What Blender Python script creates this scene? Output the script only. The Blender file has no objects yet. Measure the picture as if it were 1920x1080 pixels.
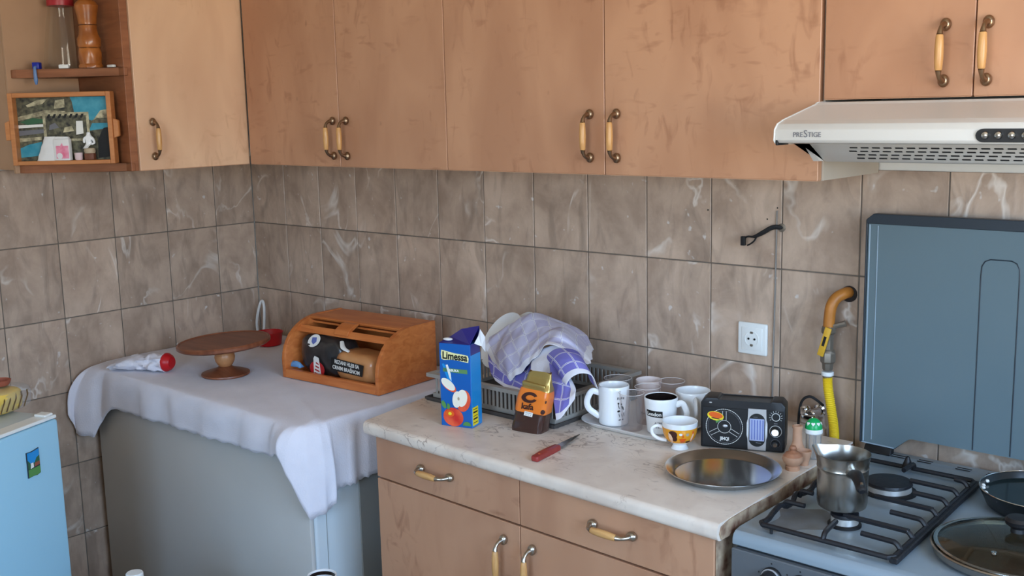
import bpy, bmesh, math, random
from mathutils import Vector, Matrix, noise
random.seed(7)
C = bpy.context.scene.collection
PI = math.pi
R = math.radians

# ------------------------------------------------------------------ camera, world, lights, exposure
cam = bpy.data.objects.new('camera', bpy.data.cameras.new('camera')); C.objects.link(cam)
_r = (0.7469139, 0.6645361, -0.0226122); _u = (-0.0932036, 0.1383078, 0.9859939); _f = (-0.6583561, 0.7343451, -0.1652411)
_m = Matrix.Identity(4)
for i in range(3):
    _m[i][0] = _r[i]; _m[i][1] = _u[i]; _m[i][2] = -_f[i]
_m.translation = (3.46569, -2.40713, 1.64057)
cam.matrix_world = _m
cam.data.sensor_width = 36.0
cam.data.lens = 2030.27 / 1920 * 36.0
cam.data.clip_start = 0.02
bpy.context.scene.camera = cam
S = bpy.context.scene
S.view_settings.view_transform = 'Standard'; S.view_settings.look = 'None'
S.view_settings.gamma = 1.0; S.view_settings.exposure = 0.0
try: S.view_settings.use_curve_mapping = False
except Exception: pass
try:
    S.cycles.use_denoising = True; S.cycles.max_bounces = 10; S.cycles.transparent_max_bounces = 24; S.cycles.sample_clamp_indirect = 6.0
    S.cycles.caustics_reflective = False; S.cycles.caustics_refractive = False
except Exception: pass
W = bpy.data.worlds.new('sky'); S.world = W; W.use_nodes = True
_nt = W.node_tree; bg = _nt.nodes['Background']; bg.inputs[1].default_value = 15.2
_tc = _nt.nodes.new('ShaderNodeTexCoord'); _sp = _nt.nodes.new('ShaderNodeSeparateXYZ'); _rp = _nt.nodes.new('ShaderNodeValToRGB')
_mr = _nt.nodes.new('ShaderNodeMapRange'); _mr.inputs[1].default_value = -1; _mr.inputs[2].default_value = 1
_nt.links.new(_tc.outputs['Generated'], _sp.inputs[0]); _nt.links.new(_sp.outputs[2], _mr.inputs[0]); _nt.links.new(_mr.outputs[0], _rp.inputs[0]); _nt.links.new(_rp.outputs[0], bg.inputs[0])
_e = _rp.color_ramp.elements                       # sunlit ground below the horizon, blue sky above it
_e[0].position = .0; _e[0].color = (.70, .60, .47, 1); _e[1].position = 1; _e[1].color = (.34, .64, 1.25, 1)
for _p, _c in ((.49, (.84, .74, .61, 1)), (.51, (.80, .96, 1.12, 1)), (.62, (.55, .84, 1.25, 1))):
    _n = _e.new(_p); _n.color = _c

def portal(name, loc, rot, sx, sy):
    l = bpy.data.lights.new(name, 'AREA'); l.shape = 'RECTANGLE'; l.size = sx; l.size_y = sy
    l.cycles.is_portal = True
    o = bpy.data.objects.new(name, l); C.objects.link(o); o.location = loc; o.rotation_euler = rot
# portals guide the sampling of the daylight that enters through the right window and the added fill window
portal('portal_right', (4.31, -1.55, 1.625), (0, R(90), 0), 1.25, 1.5)
portal('portal_fill', (3.10, -3.71, 1.60), (R(90), 0, 0), 1.3, 1.24)

# ------------------------------------------------------------------ helpers
def lin(c):
    return tuple(((v / 255) / 12.92 if v / 255 <= .04045 else ((v / 255 + .055) / 1.055) ** 2.4) for v in c)
def N(nt, t, **k):
    n = nt.nodes.new(t)
    for a, b in k.items(): setattr(n, a, b)
    return n
def base_mat(name):
    m = bpy.data.materials.new(name); m.use_nodes = True
    return m, m.node_tree, m.node_tree.nodes['Principled BSDF']
def mat(name, rgb, rough=.5, metal=0, spec=.5, var=0, scale=8, stretch=(1, 1, 1), bump=0, bscale=60, trans=0, ior=1.45, coat=0, sheen=0, rgb2=None, emis=0, alpha=1, detail=3):
    m, nt, p = base_mat(name)
    c = lin(rgb)
    p.inputs['Base Color'].default_value = (*c, 1); p.inputs['Roughness'].default_value = rough
    p.inputs['Metallic'].default_value = metal; p.inputs['IOR'].default_value = ior
    p.inputs['Specular IOR Level'].default_value = spec
    p.inputs['Transmission Weight'].default_value = trans
    p.inputs['Coat Weight'].default_value = coat; p.inputs['Coat Roughness'].default_value = .12
    p.inputs['Sheen Weight'].default_value = sheen; p.inputs['Alpha'].default_value = alpha
    if var or rgb2 or bump:
        tc = N(nt, 'ShaderNodeTexCoord'); mp = N(nt, 'ShaderNodeMapping')
        oi = N(nt, 'ShaderNodeObjectInfo'); ad = N(nt, 'ShaderNodeVectorMath', operation='MULTIPLY_ADD')
        nt.links.new(oi.outputs['Random'], ad.inputs[0]); ad.inputs[1].default_value = (37, 91, 53)
        nt.links.new(tc.outputs['Object'], ad.inputs[2])
        mp.inputs['Scale'].default_value = stretch
        nt.links.new(ad.outputs[0], mp.inputs[0])
        if var or rgb2:
            no = N(nt, 'ShaderNodeTexNoise'); no.inputs['Scale'].default_value = scale; no.inputs['Detail'].default_value = detail
            nt.links.new(mp.outputs[0], no.inputs['Vector'])
            rp = N(nt, 'ShaderNodeValToRGB'); rp.color_ramp.elements[0].position = .32; rp.color_ramp.elements[1].position = .68
            c2 = lin(rgb2) if rgb2 else tuple(min(1, v * (1 + var)) for v in c)
            c1 = c if rgb2 else tuple(v * (1 - var) for v in c)
            rp.color_ramp.elements[0].color = (*c1, 1); rp.color_ramp.elements[1].color = (*c2, 1)
            nt.links.new(no.outputs['Fac'], rp.inputs[0]); nt.links.new(rp.outputs[0], p.inputs['Base Color'])
        if bump:
            nb = N(nt, 'ShaderNodeTexNoise'); nb.inputs['Scale'].default_value = bscale
            nt.links.new(mp.outputs[0], nb.inputs['Vector'])
            b = N(nt, 'ShaderNodeBump'); b.inputs['Strength'].default_value = bump; b.inputs['Distance'].default_value = .004
            nt.links.new(nb.outputs['Fac'], b.inputs['Height']); nt.links.new(b.outputs[0], p.inputs['Normal'])
    return m
def mix(nt, fac, a, b):
    n = N(nt, 'ShaderNodeMix', data_type='RGBA')
    for s, v in ((n.inputs[0], fac), (n.inputs[6], a), (n.inputs[7], b)):
        if isinstance(v, bpy.types.NodeSocket): nt.links.new(v, s)
        else: s.default_value = v if not isinstance(v, tuple) else (*v, 1)[:4]
    return n.outputs[2]
def coords(nt, rnd=(37, 91, 53)):
    tc = N(nt, 'ShaderNodeTexCoord'); oi = N(nt, 'ShaderNodeObjectInfo')
    ad = N(nt, 'ShaderNodeVectorMath', operation='MULTIPLY_ADD')
    nt.links.new(oi.outputs['Random'], ad.inputs[0]); ad.inputs[1].default_value = rnd
    nt.links.new(tc.outputs['Object'], ad.inputs[2])
    return ad.outputs[0], oi.outputs['Random']
def noise_fac(nt, vec, scale, detail=3, stretch=(1, 1, 1), lo=.4, hi=.6, dist=0, rough=.5, rot=(0, 0, 0)):
    mp = N(nt, 'ShaderNodeMapping'); mp.inputs['Scale'].default_value = stretch; mp.inputs['Rotation'].default_value = rot
    nt.links.new(vec, mp.inputs[0])
    no = N(nt, 'ShaderNodeTexNoise'); no.inputs['Scale'].default_value = scale; no.inputs['Detail'].default_value = detail
    no.inputs['Distortion'].default_value = dist; no.inputs['Roughness'].default_value = rough
    nt.links.new(mp.outputs[0], no.inputs['Vector'])
    mr = N(nt, 'ShaderNodeMapRange'); mr.inputs[1].default_value = lo; mr.inputs[2].default_value = hi
    nt.links.new(no.outputs['Fac'], mr.inputs[0])
    return mr.outputs[0], no.outputs['Fac']
def vein(nt, vec, scale, width, dist=1.2, stretch=(1, 1, 1), detail=4):
    f, raw = noise_fac(nt, vec, scale, detail, stretch, 0, 1, dist)
    s = N(nt, 'ShaderNodeMath', operation='SUBTRACT'); nt.links.new(raw, s.inputs[0]); s.inputs[1].default_value = .5
    a = N(nt, 'ShaderNodeMath', operation='ABSOLUTE'); nt.links.new(s.outputs[0], a.inputs[0])
    mr = N(nt, 'ShaderNodeMapRange'); mr.inputs[1].default_value = 0; mr.inputs[2].default_value = width
    mr.inputs[3].default_value = 1; mr.inputs[4].default_value = 0
    nt.links.new(a.outputs[0], mr.inputs[0])
    return mr.outputs[0]
def mul(nt, a, b):
    n = N(nt, 'ShaderNodeMath', operation='MULTIPLY')
    for s, v in ((n.inputs[0], a), (n.inputs[1], b)):
        if isinstance(v, bpy.types.NodeSocket): nt.links.new(v, s)
        else: s.default_value = v
    return n.outputs[0]

def thin_glass(name, tint, edge=(1, 1, 1), rough=.0, ior=1.45, cover=0):
    m = bpy.data.materials.new(name); m.use_nodes = True; nt = m.node_tree
    for n in list(nt.nodes):
        if n.type != 'OUTPUT_MATERIAL': nt.nodes.remove(n)
    out = [n for n in nt.nodes][0]
    tr = N(nt, 'ShaderNodeBsdfTransparent'); tr.inputs[0].default_value = (*tint, 1)
    gl = N(nt, 'ShaderNodeBsdfGlossy'); gl.inputs['Roughness'].default_value = rough; gl.inputs[0].default_value = (*edge, 1)
    lw = N(nt, 'ShaderNodeLayerWeight'); lw.inputs[0].default_value = .5
    pw = N(nt, 'ShaderNodeMath', operation='POWER'); nt.links.new(lw.outputs['Facing'], pw.inputs[0]); pw.inputs[1].default_value = 4
    fr = N(nt, 'ShaderNodeMath', operation='MULTIPLY_ADD'); nt.links.new(pw.outputs[0], fr.inputs[0]); fr.inputs[1].default_value = .55; fr.inputs[2].default_value = .035
    mx = N(nt, 'ShaderNodeMixShader'); nt.links.new(fr.outputs[0], mx.inputs[0]); nt.links.new(tr.outputs[0], mx.inputs[1]); nt.links.new(gl.outputs[0], mx.inputs[2])
    last = mx
    if cover:
        df = N(nt, 'ShaderNodeBsdfDiffuse'); df.inputs[0].default_value = (.8, .8, .8, 1)
        m2 = N(nt, 'ShaderNodeMixShader'); m2.inputs[0].default_value = cover
        nt.links.new(mx.outputs[0], m2.inputs[1]); nt.links.new(df.outputs[0], m2.inputs[2]); last = m2
    nt.links.new(last.outputs[0], out.inputs[0])
    return m
def laminate(name, ca, cb, cd, rough=.38, coat=.0):
    m, nt, p = base_mat(name); v, rd = coords(nt)
    f, _ = noise_fac(nt, v, 3.2, 3, (1.6, 1.6, .7), .36, .64, .6)
    col = mix(nt, f, lin(ca), lin(cb))
    g, _ = noise_fac(nt, v, 26, 4, (1, 1, .38), .56, .74, 1.0, rot=(0, R(18), 0))
    h, _ = noise_fac(nt, v, 4.5, 2, (1, 1, 1), .42, .62)
    col = mix(nt, mul(nt, mul(nt, g, h), .68), col, lin(cd))
    k, _ = noise_fac(nt, v, 30, 2, (.45, .45, 1.3), .60, .74, .4)
    col = mix(nt, mul(nt, mul(nt, k, h), .5), col, lin(cd))
    s, _ = noise_fac(nt, v, 16, 2, (1, 1, .6), .73, .78)
    col = mix(nt, mul(nt, s, .5), col, lin((112, 72, 52)))
    nt.links.new(col, p.inputs['Base Color'])
    p.inputs['Roughness'].default_value = rough; p.inputs['Coat Weight'].default_value = coat
    p.inputs['Coat Roughness'].default_value = .2
    return m
def wood(name, ca, cb, rough=.4, scale=14, stretch=(1, 8, 8)):
    m, nt, p = base_mat(name); v, rd = coords(nt)
    f, _ = noise_fac(nt, v, scale, 4, stretch, .35, .65, .8)
    col = mix(nt, f, lin(ca), lin(cb))
    nt.links.new(col, p.inputs['Base Color']); p.inputs['Roughness'].default_value = rough
    return m
def marble_tile(name):
    m, nt, p = base_mat(name); v, rd = coords(nt)
    f, _ = noise_fac(nt, v, 7.5, 7, (1, 1, .8), .34, .66, .35, .62)
    col = mix(nt, f, lin((165, 140, 121)), lin((204, 178, 157)))
    g, _ = noise_fac(nt, v, 13, 6, (1.3, 1.3, .42), .50, .74, 1.2)
    col = mix(nt, mul(nt, g, .55), col, lin((128, 110, 96)))
    k, _ = noise_fac(nt, v, 6, 2, (1, 1, 1), .50, .62)
    w = vein(nt, v, 4.2, .02, .8, (1, 1, .7))
    col = mix(nt, mul(nt, mul(nt, w, k), .75), col, lin((232, 220, 208)))
    sp, _ = noise_fac(nt, v, 34, 2, (1, 1, 1), .70, .76)
    col = mix(nt, mul(nt, sp, .7), col, lin((220, 214, 208)))
    tone = N(nt, 'ShaderNodeHueSaturation'); mr = N(nt, 'ShaderNodeMapRange')
    mr.inputs[3].default_value = .90; mr.inputs[4].default_value = 1.08
    nt.links.new(rd, mr.inputs[0]); nt.links.new(mr.outputs[0], tone.inputs['Value']); nt.links.new(col, tone.inputs['Color'])
    nt.links.new(tone.outputs[0], p.inputs['Base Color'])
    p.inputs['Roughness'].default_value = .34
    b = N(nt, 'ShaderNodeBump'); b.inputs['Strength'].default_value = .25; b.inputs['Distance'].default_value = .003
    nt.links.new(g, b.inputs['Height']); nt.links.new(b.outputs[0], p.inputs['Normal'])
    return m
def stone_top(name):
    m, nt, p = base_mat(name); v, rd = coords(nt)
    f, _ = noise_fac(nt, v, 9, 4, (1, 1, 1), .35, .65, .5)
    col = mix(nt, f, lin((216, 198, 183)), lin((234, 219, 204)))
    k, _ = noise_fac(nt, v, 5, 2, (1, 1, 1), .47, .60)
    w = vein(nt, v, 13, .03, 1.6, (1, 1.6, 1))
    col = mix(nt, mul(nt, mul(nt, w, k), .8), col, lin((138, 112, 98)))
    g, _ = noise_fac(nt, v, 30, 3, (1, 2, 1), .64, .76, .8)
    col = mix(nt, mul(nt, g, .5), col, lin((150, 126, 112)))
    nt.links.new(col, p.inputs['Base Color']); p.inputs['Roughness'].default_value = .36
    return m

M = {}
M['plaster'] = mat('plaster', (226, 224, 218), .8, bump=.15, bscale=40)
M['grout'] = mat('grout', (112, 102, 92), .85)
M['tile'] = marble_tile('tile_marble')
M['lam'] = laminate('birch_laminate', (182, 133, 102), (198, 149, 116), (150, 100, 72))
M['lam_gloss_lit'] = laminate('birch_laminate_glossy_lit', (214, 171, 137), (230, 190, 154), (190, 142, 106), .28, .35)  # same birch laminate, colour lightened to carry the light on the left door
M['lam_edge'] = mat('edge_banding', (200, 154, 122), .45)
M['carcass'] = mat('carcass_board', (196, 184, 168), .6, var=.05)
M['shelfwood'] = wood('shelf_wood', (136, 84, 54), (158, 100, 66), .45, 8, (1, 1, 6))
M['backwood'] = mat('back_board', (178, 140, 108), .6, var=.06)
M['bronze'] = mat('antique_bronze', (150, 126, 102), .32, 1.0)
M['steelarm'] = mat('brushed_nickel', (176, 168, 156), .28, 1.0)
M['grip'] = wood('grip_wood', (196, 142, 84), (214, 164, 104), .35, 20, (6, 6, 1))
M['worktop'] = stone_top('worktop_laminate')
M['chip'] = mat('worn_chipboard', (96, 56, 38), .8, rgb2=(196, 172, 142), scale=26, stretch=(1, 1, 1), bump=.5)
M['darkgap'] = mat('dark_gap', (40, 30, 26), .8)
M['freezer'] = mat('grey_enamel', (200, 196, 190), .42, var=.03, scale=3)
M['freezerw'] = mat('white_enamel', (206, 212, 214), .35)
M['gasket'] = mat('grey_gasket', (150, 150, 146), .6)
M['fridge'] = mat('fridge_enamel', (160, 208, 230), .3)
M['fridgetop'] = mat('fridge_top', (196, 206, 208), .4)
M['cloth'] = mat('white_linen', (226, 222, 230), .9, var=.03, scale=14, bump=.25, bscale=220, sheen=.2)
M['orange'] = wood('alder_wood', (192, 104, 50), (212, 126, 66), .38, 6, (1, 5, 9))
M['walnut'] = wood('cake_wood', (112, 60, 38), (140, 82, 54), .38, 6, (1, 9, 1))
M['redplastic'] = mat('red_plastic', (196, 22, 30), .35)
M['whiteplastic'] = mat('white_plastic', (232, 232, 228), .4)
M['white'] = mat('white_ceramic', (236, 236, 236), .16)
M['hood'] = mat('hood_white', (212, 208, 202), .3)
M['black'] = mat('black_plastic', (24, 24, 27), .42)
M['blacksoft'] = mat('black_matte', (20, 20, 22), .6)
M['castiron'] = mat('cast_iron', (26, 26, 30), .45, bump=.2, bscale=90)
M['steel'] = mat('stainless_steel', (168, 164, 157), .27, 1.0)
M['platter'] = mat('brushed_platter_steel', (196, 192, 186), .2, 1.0)
M['steelpolish'] = mat('polished_steel', (206, 203, 198), .1, 1.0)
M['chrome'] = mat('chrome', (220, 220, 222), .06, 1.0)
M['stove'] = mat('stove_enamel', (136, 148, 156), .3, var=.03, scale=5)
M['stovefront'] = mat('stove_front', (92, 95, 98), .45)
M['lid'] = mat('lid_blue_glass', (100, 116, 122), .2, var=.03, scale=3)
M['liddark'] = mat('lid_dark_trim', (42, 50, 58), .4)
M['lidline'] = mat('lid_silver_edge', (150, 166, 178), .3)
M['soot'] = mat('scorched_enamel', (120, 124, 126), .5, rgb2=(96, 92, 88), scale=14)
M['aluburner'] = mat('burner_aluminium', (206, 204, 200), .4, .6)
M['glass'] = thin_glass('clear_glass', (.93, .94, .93))
M['smokeglass'] = thin_glass('lid_glass', (.80, .78, .72))
M['pinkglass'] = thin_glass('tumbler_glass', (.88, .835, .82), cover=.07)
M['rimglass'] = mat('glass_rim_light', (214, 206, 202), .15)
M['pane'] = thin_glass('window_glass', (.97, .98, .98))
M['cartonblue'] = mat('carton_blue', (14, 92, 172), .28, coat=.3)
M['cartonlight'] = mat('carton_light_blue', (22, 140, 210), .28, coat=.3)
M['cartonnavy'] = mat('carton_navy', (36, 34, 120), .3, coat=.3)
M['foilwhite'] = mat('carton_inner', (230, 230, 232), .5)
M['cream'] = mat('print_cream', (238, 232, 170), .5)
M['ink'] = mat('print_black', (20, 20, 20), .5)
M['inkwhite'] = mat('print_white', (232, 230, 224), .5)
M['inkgrey'] = mat('print_grey', (110, 110, 116), .5)
M['apple'] = mat('print_apple_red', (206, 44, 38), .4, rgb2=(232, 96, 60), scale=30)
M['appleflesh'] = mat('print_apple_flesh', (240, 232, 214), .4)
M['leafgreen'] = mat('print_leaf', (84, 140, 72), .5)
M['bandgreen'] = mat('print_green_band', (92, 138, 84), .5)
M['yellow'] = mat('print_yellow', (240, 216, 40), .45)
M['kafa'] = mat('foil_orange', (232, 124, 40), .3, coat=.3)
M['kafabrown'] = mat('foil_brown', (58, 32, 26), .2, coat=.6)
M['gold'] = mat('foil_gold', (186, 160, 96), .28, .75)
M['inkbrown'] = mat('print_brown', (62, 26, 20), .45)
M['rack'] = mat('rack_grey_plastic', (158, 152, 144), .45)
M['rackdark'] = mat('rack_tray_dark', (70, 66, 64), .5)
M['knifered'] = mat('knife_handle_red', (146, 52, 48), .35)
M['towelstub'] = mat('towel_stub', (200, 196, 220), .9)
M['coffee'] = mat('dark_glaze', (30, 22, 20), .12)
M['cuporange'] = mat('print_orange', (236, 158, 40), .25)
M['cuppeach'] = mat('print_peach', (240, 196, 160), .3)
M['cupred'] = mat('print_vermilion', (228, 96, 30), .3)
M['clay'] = mat('terracotta', (192, 146, 116), .6, var=.08, scale=40)
M['claylid'] = mat('terracotta_dark', (170, 116, 86), .6, var=.08, scale=40)
M['green'] = mat('green_plastic', (16, 164, 88), .3)
M['toothpick'] = mat('toothpick_birch', (222, 196, 160), .6, rgb2=(190, 156, 118), scale=60, stretch=(6, 6, .4))
M['display'] = mat('dial_scale', (170, 178, 210), .3)
M['displayblue'] = mat('dial_blue', (96, 110, 176), .3)
M['silver'] = mat('silver_plastic', (190, 188, 188), .35, .4)
M['pipe'] = mat('ochre_pipe_paint', (178, 112, 44), .45, var=.12, scale=30)
M['hose'] = mat('yellow_hose', (232, 196, 38), .4)
M['brass'] = mat('grey_fitting', (126, 116, 104), .4, .5)
M['lever'] = mat('yellow_lever', (214, 164, 48), .45, var=.08, scale=40)
M['cable'] = mat('white_cable', (226, 224, 220), .4)
M['cablegrey'] = mat('grey_cable', (132, 126, 120), .5)
M['bread'] = mat('bread_crust', (186, 120, 70), .45, rgb2=(206, 146, 92), scale=12, coat=.5)
M['bagblack'] = mat('bag_dark_film', (46, 42, 42), .3, var=.3, scale=30, bump=.5, bscale=30, coat=.3)
M['bluepaper'] = mat('blue_packet', (120, 170, 216), .5, rgb2=(84, 140, 200), scale=30)
M['inkred'] = mat('print_red', (176, 30, 36), .4)
M['mill'] = mat('mill_wood', (182, 108, 44), .3, rgb2=(140, 76, 28), scale=18, coat=.3)
M['milldark'] = mat('mill_groove', (84, 44, 18), .5)
M['jarred'] = mat('jar_lid_red', (168, 40, 48), .35)
M['blueplastic'] = mat('blue_plastic', (24, 40, 150), .35)
M['paleblue'] = mat('pale_blue_plastic', (96, 128, 176), .35)
M['trayframe'] = wood('tray_frame', (184, 116, 66), (200, 132, 78), .45, 8, (1, 8, 8))
M['teal'] = mat('print_teal', (36, 132, 156), .4, rgb2=(80, 160, 180), scale=30)
M['printgreen'] = mat('print_green', (52, 96, 66), .5)
M['printsand'] = mat('print_sand', (206, 196, 160), .5, rgb2=(120, 112, 90), scale=60)
M['printdark'] = mat('print_dark', (40, 40, 38), .5, rgb2=(112, 108, 84), scale=70)
M['pink'] = mat('pink_print', (226, 110, 140), .45, rgb2=(240, 170, 190), scale=60)
M['paper'] = mat('white_paper', (226, 224, 222), .7)
M['brownbase'] = mat('figurine_base', (110, 64, 44), .5)
M['tan'] = mat('tan_ceramic', (178, 160, 134), .5)
M['banana'] = mat('packet_yellow', (228, 188, 76), .4, rgb2=(236, 206, 110), scale=20)
M['stripe'] = mat('packet_brown', (92, 66, 30), .5)
M['film'] = thin_glass('clear_film', (.93, .94, .95), rough=.1, cover=.12)
M['potato'] = mat('clay_red', (150, 80, 60), .6)
M['dryleaf'] = mat('dry_leaf', (120, 96, 74), .7)
M['floor'] = mat('floor_tile', (150, 138, 122), .4, var=.05)
M['table'] = mat('stool_wood', (150, 104, 70), .5, var=.1)
M['panblack'] = mat('pan_enamel_black', (24, 28, 30), .3)
M['pangloss'] = mat('pan_inside', (20, 34, 36), .12)
M['ptfe'] = mat('ptfe_tape', (225, 225, 222), .6)

def link(o, parent=None):
    C.objects.link(o)
    if parent is not None: o.parent = parent
    return o
def mesh(name, bm, m, smooth=35):
    me = bpy.data.meshes.new(name)
    bmesh.ops.recalc_face_normals(bm, faces=bm.faces)
    bm.to_mesh(me); bm.free()
    for x in (m if isinstance(m, (list, tuple)) else [m]): me.materials.append(M[x] if isinstance(x, str) else x)
    if smooth:
        me.polygons.foreach_set('use_smooth', [True] * len(me.polygons))
        me.set_sharp_from_angle(angle=R(smooth))
    return me
def obj(name, bm, m, parent=None, label=None, smooth=35):
    o = bpy.data.objects.new(name, mesh(name, bm, m, smooth)); link(o, parent)
    if label: o['label'] = label
    return o
def inst(name, me, parent, loc=(0, 0, 0), rot=(0, 0, 0)):
    o = bpy.data.objects.new(name, me); link(o, parent); o.location = loc; o.rotation_euler = rot
    return o
def thing(name, label, cat, loc=(0, 0, 0), rz=0, group=None):
    o = bpy.data.objects.new(name, None); o.empty_display_size = .05; link(o)
    o.location = loc; o.rotation_euler = (0, 0, rz); o['label'] = label; o['category'] = cat
    if group: o['group'] = group
    return o
def tag(o, label, cat, group=None):
    o['label'] = label; o['category'] = cat
    if group: o['group'] = group
    return o
def struct(o): o['kind'] = 'structure'; return o
BM = bmesh.new
def box(bm, x0, y0, z0, x1, y1, z1, bev=0, seg=2):
    r = bmesh.ops.create_cube(bm, size=1)
    vs = r['verts']
    for v in vs:
        v.co = Vector(((x0 + x1) / 2 + v.co.x * (x1 - x0), (y0 + y1) / 2 + v.co.y * (y1 - y0), (z0 + z1) / 2 + v.co.z * (z1 - z0)))
    if bev:
        es = list({e for v in vs for e in v.link_edges})
        bmesh.ops.bevel(bm, geom=es, offset=bev, segments=seg, profile=.5, affect='EDGES', clamp_overlap=True)
    return bm
def ring_surface(bm, rings, closed=True, cap=(False, False)):
    vr = [[bm.verts.new(p) for p in r] for r in rings]
    n = len(vr[0])
    for a, b in zip(vr, vr[1:]):
        for i in range(n if closed else n - 1):
            j = (i + 1) % n
            try: bm.faces.new((a[i], a[j], b[j], b[i]))
            except ValueError: pass
    if cap[0]: bm.faces.new(list(reversed(vr[0])))
    if cap[1]: bm.faces.new(vr[-1])
    return vr
def lathe(bm, prof, n=32, c=(0, 0, 0), cap=(True, True), fx=None):
    rings = []
    for r, z in prof:
        r = max(r, .0002)
        rg = []
        for i in range(n):
            a = 2 * PI * i / n
            p = Vector((r * math.cos(a), r * math.sin(a), z))
            if fx: p = fx(p, a)
            rg.append(p + Vector(c))
        rings.append(rg)
    ring_surface(bm, rings, True, cap)
    return bm
def cat(pts, k=6):
    P = [Vector(p) for p in pts]; out = []
    for i in range(len(P) - 1):
        p0 = P[i - 1] if i else P[i] * 2 - P[i + 1]; p3 = P[i + 2] if i + 2 < len(P) else P[i + 1] * 2 - P[i]
        p1, p2 = P[i], P[i + 1]
        for j in range(k):
            t = j / k
            out.append(.5 * ((2 * p1) + (-p0 + p2) * t + (2 * p0 - 5 * p1 + 4 * p2 - p3) * t * t + (-p0 + 3 * p1 - 3 * p2 + p3) * t ** 3))
    out.append(P[-1]); return out
def tube(bm, pts, r, n=8, smooth=0, cap=True, flat=1.0):
    P = cat(pts, smooth) if smooth else [Vector(p) for p in pts]
    if isinstance(r, (list, tuple)):
        rr = []
        for i in range(len(P)):
            t = i / (len(P) - 1) * (len(r) - 1); k = min(int(t), len(r) - 2)
            rr.append(r[k] + (r[k + 1] - r[k]) * (t - k))
    else: rr = [r] * len(P)
    up = None; rings = []
    for i, p in enumerate(P):
        d = (P[min(i + 1, len(P) - 1)] - P[max(i - 1, 0)])
        d = d.normalized() if d.length > 1e-9 else Vector((0, 0, 1))
        if up is None:
            up = Vector((0, 0, 1)) if abs(d.z) < .9 else Vector((1, 0, 0))
        up = (up - d * up.dot(d)); up = up.normalized() if up.length > 1e-6 else d.orthogonal().normalized()
        s = d.cross(up)
        rings.append([p + s * (math.cos(2 * PI * k / n) * rr[i]) + up * (math.sin(2 * PI * k / n) * rr[i] * flat) for k in range(n)])
    ring_surface(bm, rings, True, (cap, cap))
    return bm
def prism(bm, pts, axis, a, b, bev=0, seg=2):
    def f(u, v, w): return {'x': (w, u, v), 'y': (u, w, v), 'z': (u, v, w)}[axis]
    A = [bm.verts.new(f(u, v, a)) for u, v in pts]; Bv = [bm.verts.new(f(u, v, b)) for u, v in pts]
    n = len(pts)
    bm.faces.new(list(reversed(A))); bm.faces.new(Bv)
    for i in range(n):
        j = (i + 1) % n; bm.faces.new((A[i], A[j], Bv[j], Bv[i]))
    if bev:
        es = list({e for v in A + Bv for e in v.link_edges})
        bmesh.ops.bevel(bm, geom=es, offset=bev, segments=seg, profile=.5, affect='EDGES', clamp_overlap=True)
    return bm
def ball(bm, c, r, u=16, v=10):
    rx, ry, rz = r if isinstance(r, (tuple, list)) else (r, r, r)
    res = bmesh.ops.create_uvsphere(bm, u_segments=u, v_segments=v, radius=1)
    for w in res['verts']: w.co = Vector((c[0] + w.co.x * rx, c[1] + w.co.y * ry, c[2] + w.co.z * rz))
    return bm
def grid(bm, f, nu, nv, uv=None):
    vs = [[bm.verts.new(f(i / nu, j / nv)) for i in range(nu + 1)] for j in range(nv + 1)]
    lay = bm.loops.layers.uv.new('UVMap') if uv else None
    for j in range(nv):
        for i in range(nu):
            fc = bm.faces.new((vs[j][i], vs[j][i + 1], vs[j + 1][i + 1], vs[j + 1][i]))
            if uv:
                for lp, (a, b) in zip(fc.loops, ((i, j), (i + 1, j), (i + 1, j + 1), (i, j + 1))):
                    lp[lay].uv = uv(a / nu, b / nv)
    return bm
def solid(o, t, off=0):
    md = o.modifiers.new('thickness', 'SOLIDIFY'); md.thickness = t; md.offset = off; return o
def subsurf(o, n=1):
    md = o.modifiers.new('smooth', 'SUBSURF'); md.levels = n; md.render_levels = n; return o
def ell(cx, cz, rx, rz, n=24, rot=0, a0=0, a1=2 * PI):
    out = []
    full = abs(a1 - a0 - 2 * PI) < 1e-6
    for i in range(n if full else n + 1):
        a = a0 + (a1 - a0) * i / n
        x, z = rx * math.cos(a), rz * math.sin(a)
        out.append((cx + x * math.cos(rot) - z * math.sin(rot), cz + x * math.sin(rot) + z * math.cos(rot)))
    return out
def decal(name, pts, m, parent, y=0, t=.0004, fn=None, label=None):
    """flat printed shape lying on a face that looks to -y (or bent by fn)"""
    bm = BM(); prism(bm, pts, 'y', y - t, y)
    if fn:
        bmesh.ops.triangulate(bm, faces=bm.faces)
        bmesh.ops.subdivide_edges(bm, edges=[e for e in bm.edges if e.calc_length() > .008], cuts=2)
        bmesh.ops.triangulate(bm, faces=bm.faces)
        bmesh.ops.subdivide_edges(bm, edges=[e for e in bm.edges if e.calc_length() > .006], cuts=1)
        for v in bm.verts: v.co = fn(v.co)
    return obj(name, bm, m, parent, label, 0)
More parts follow.
